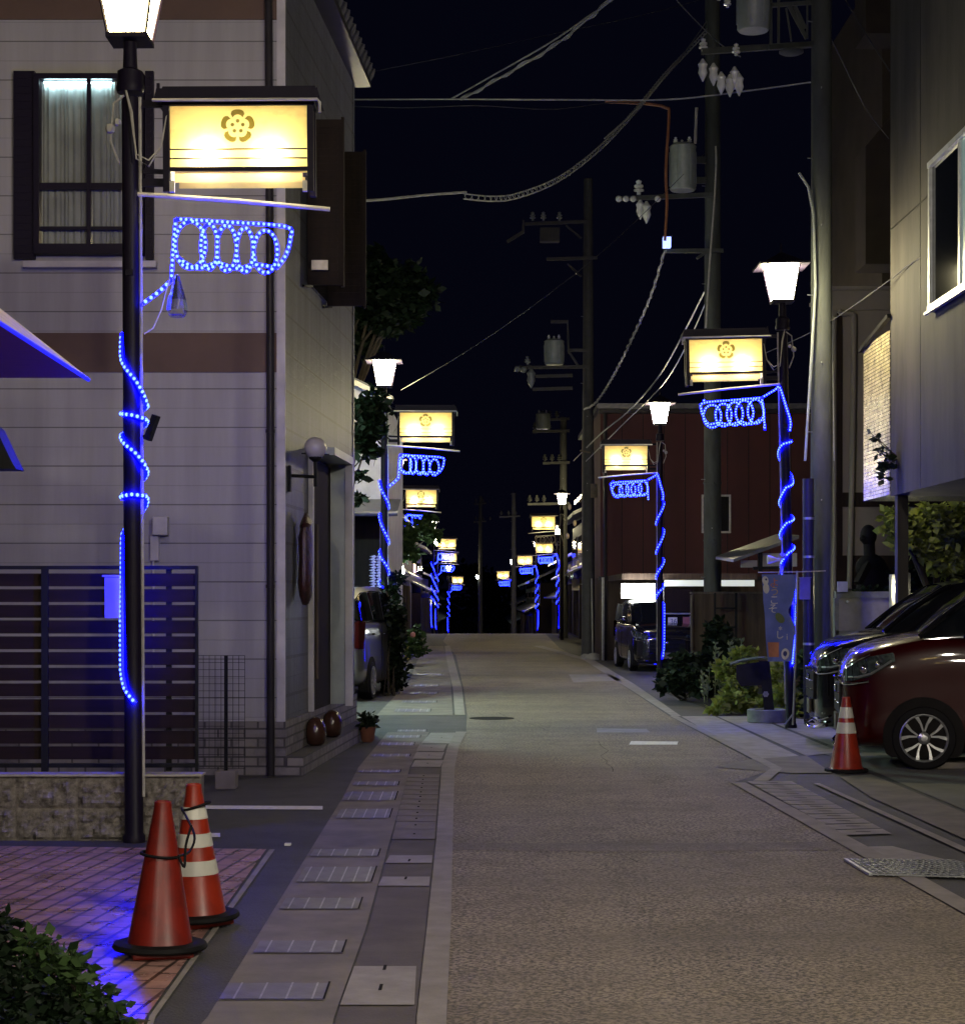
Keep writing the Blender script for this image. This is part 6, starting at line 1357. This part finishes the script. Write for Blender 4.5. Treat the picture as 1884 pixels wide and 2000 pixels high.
# rows of old shop houses down the street, each its own thing
def machiya(label, side, x, d0, d1, h, low, wall, n_win=2, awn=None):
    t = thing('town_house', label, 'house', (x, (d0+d1)/2, 0), 'town houses down the street')
    s = -1 if side == 'L' else 1; X2 = x + s*7
    def B(g, xa, xb, ya, yb, za, zb): return g.box(min(xa,xb), max(xa,xb), ya, yb, za, zb)
    g = MB(); B(g, x+s*.5, X2, d0, d1, 0, h); g.build('wall', wall, t)
    g = MB(); B(g, x, x+s*.499, d0+.02, d1-.02, 0, low); g.build('ground_floor', M['darkwood'], t)
    g = MB(); g.add([(x-s*.55,d0-.1,low+.02),(x+s*.5,d0-.1,low+.55),(x+s*.5,d1+.1,low+.55),(x-s*.55,d1+.1,low+.02),(x-s*.55,d0-.1,low+.10),(x+s*.5,d0-.1,low+.65),(x+s*.5,d1+.1,low+.65),(x-s*.55,d1+.1,low+.10)], [(0,1,2,3),(7,6,5,4),(0,4,5,1),(1,5,6,2),(2,6,7,3),(3,7,4,0)]); g.build('pent_roof', M['rooftile'], t)
    g = MB(); xr = (x+X2)/2; g.add([(x-s*.25,d0-.2,h-.02),(xr,d0-.2,h+1.7),(xr,d1+.2,h+1.7),(x-s*.25,d1+.2,h-.02),(X2+s*.3,d0-.2,h-.02),(X2+s*.3,d1+.2,h-.02),(x-s*.25,d0-.2,h+.12),(xr,d0-.2,h+1.85),(xr,d1+.2,h+1.85),(x-s*.25,d1+.2,h+.12)], [(0,1,2,3),(1,4,5,2),(6,7,8,9),(0,6,7,1),(3,2,8,9),(0,3,9,6)]); g.build('roof', M['rooftile'], t)
    for k in range(n_win):
        yc = d0+(d1-d0)*(k+.5)/n_win; w_ = (d1-d0)/n_win*.32
        g = MB(); B(g, x+s*.44, x+s*.499, yc-w_, yc+w_, low+1.0, h-.5); f = g.build('window', M['wood2'], t); g = MB(); B(g, x+s*.425, x+s*.438, yc-w_+.1, yc+w_-.1, low+1.1, h-.6); g.build('pane', M['added_pane' if 'ornate' in label or 'fourth lantern' in label and k == 0 else 'darkglass'], f)
        g = MB(); B(g, x-s*.03, x-s*.002, yc-w_*.9, yc+w_*.9, .1, low-.25)
        for i in range(7): yy = yc-w_*.9+i*w_*.3; B(g, x-s*.06, x-s*.031, yy-.03, yy+.03, .1, low-.25)
        g.build('door', M['wood2'], t)
    if awn: g = MB(); B(g, x-s*.3, x, d0+.3, d0+.42, low-.55, low-.1); g.build('signboard', awn, t)
    t.location.z = gz(d1) if d0 > 85 else 0
    return t
machiya('dark two-storey town house behind the street tree on the left', 'L', -3.1, 44.5, 53, 5.0, 2.5, M['wood2'], 2, M['plaster'])
machiya('wooden town house by the third lantern on the left', 'L', -3.2, 56, 66, 4.9, 2.5, M['brownwall'], 2, M['plaster'])
machiya('lower town house before the fourth lantern on the left', 'L', -3.15, 67, 80, 4.6, 2.4, M['wood2'], 3)
machiya('plastered town house beyond the fourth lantern on the left', 'L', -3.2, 96, 112, 4.8, 2.5, M['cream'], 3)
machiya('far dark town house on the left beyond the plastered one', 'L', -3.9, 114, 150, 4.6, 2.5, M['wood2'], 4)
machiya('most distant town house on the left', 'L', -4.2, 152, 215, 4.4, 2.5, M['darkwood'], 4)
machiya('ornate old town house just beyond the maroon building', 'R', 3.75, 58.5, 70, 5.2, 2.6, M['wood2'], 2, M['plaster'])
machiya('dark town house beside the post with unlit rings', 'R', 3.9, 74, 90, 5.0, 2.5, M['darkwood'], 3, M['plaster'])
machiya('far town house at the fourth lantern on the right', 'R', 4.7, 92, 125, 4.7, 2.5, M['wood2'], 4)
machiya('distant town house before the fifth lantern on the right', 'R', 3.5, 128, 170, 4.6, 2.5, M['darkwood'], 4)
machiya('most distant town house on the right', 'R', 3.2, 172, 230, 4.2, 2.4, M['wood2'], 4)
# gourd-like ornaments and lights on the old house (the bright specks right of the third lantern)
for i, (px, py, d) in enumerate(((1122,1022,62),(1112,990,60),(1108,1047,61),(1128,1100,62),(1112,1108,60))):
    g = MB(); g.ball(W(px,py,d), .07, 8, 6, (.8,.8,1.5)); tag(g.build('hanging_gourd', M['bar'], smooth=True), ('uppermost','second','third','fourth','lowest')[i] + ' pale ornament hanging on the ornate old town house', 'ornament', 'pale ornaments on the ornate old town house')
# the end of the street
q = random.Random(12); bl = []
for i in range(44): bl.append((q.uniform(-9,13), 262+q.uniform(0,20), q.uniform(-3.5,6.5), q.uniform(1.6,3), 2.5, q.uniform(1.2,2.6)))
g = MB()
for i, b in enumerate(bl): leaves(g, b[:3], b[3], b[4], b[5], 90, .9, i, .2)
tag(g.build('far_trees', M['leafd']), 'dark mass of trees closing the far end of the street', 'trees', kind='stuff')
g = MB(); leaves(g, W(955,1236,225), 1.6, 2, .5, 400, .35, 5); tag(g.build('grass_tuft', M['leafm']), 'lit green grass tuft in the middle of the far end of the street', 'grass', kind='stuff')

# pieces one can count become parts of their own
for o in list(bpy.data.objects):
    k = o.name.split('.')[0]
    if o.type == 'MESH' and o.parent is not None and k in SPLIT and not o.children: pieces(o, SPLIT[k])
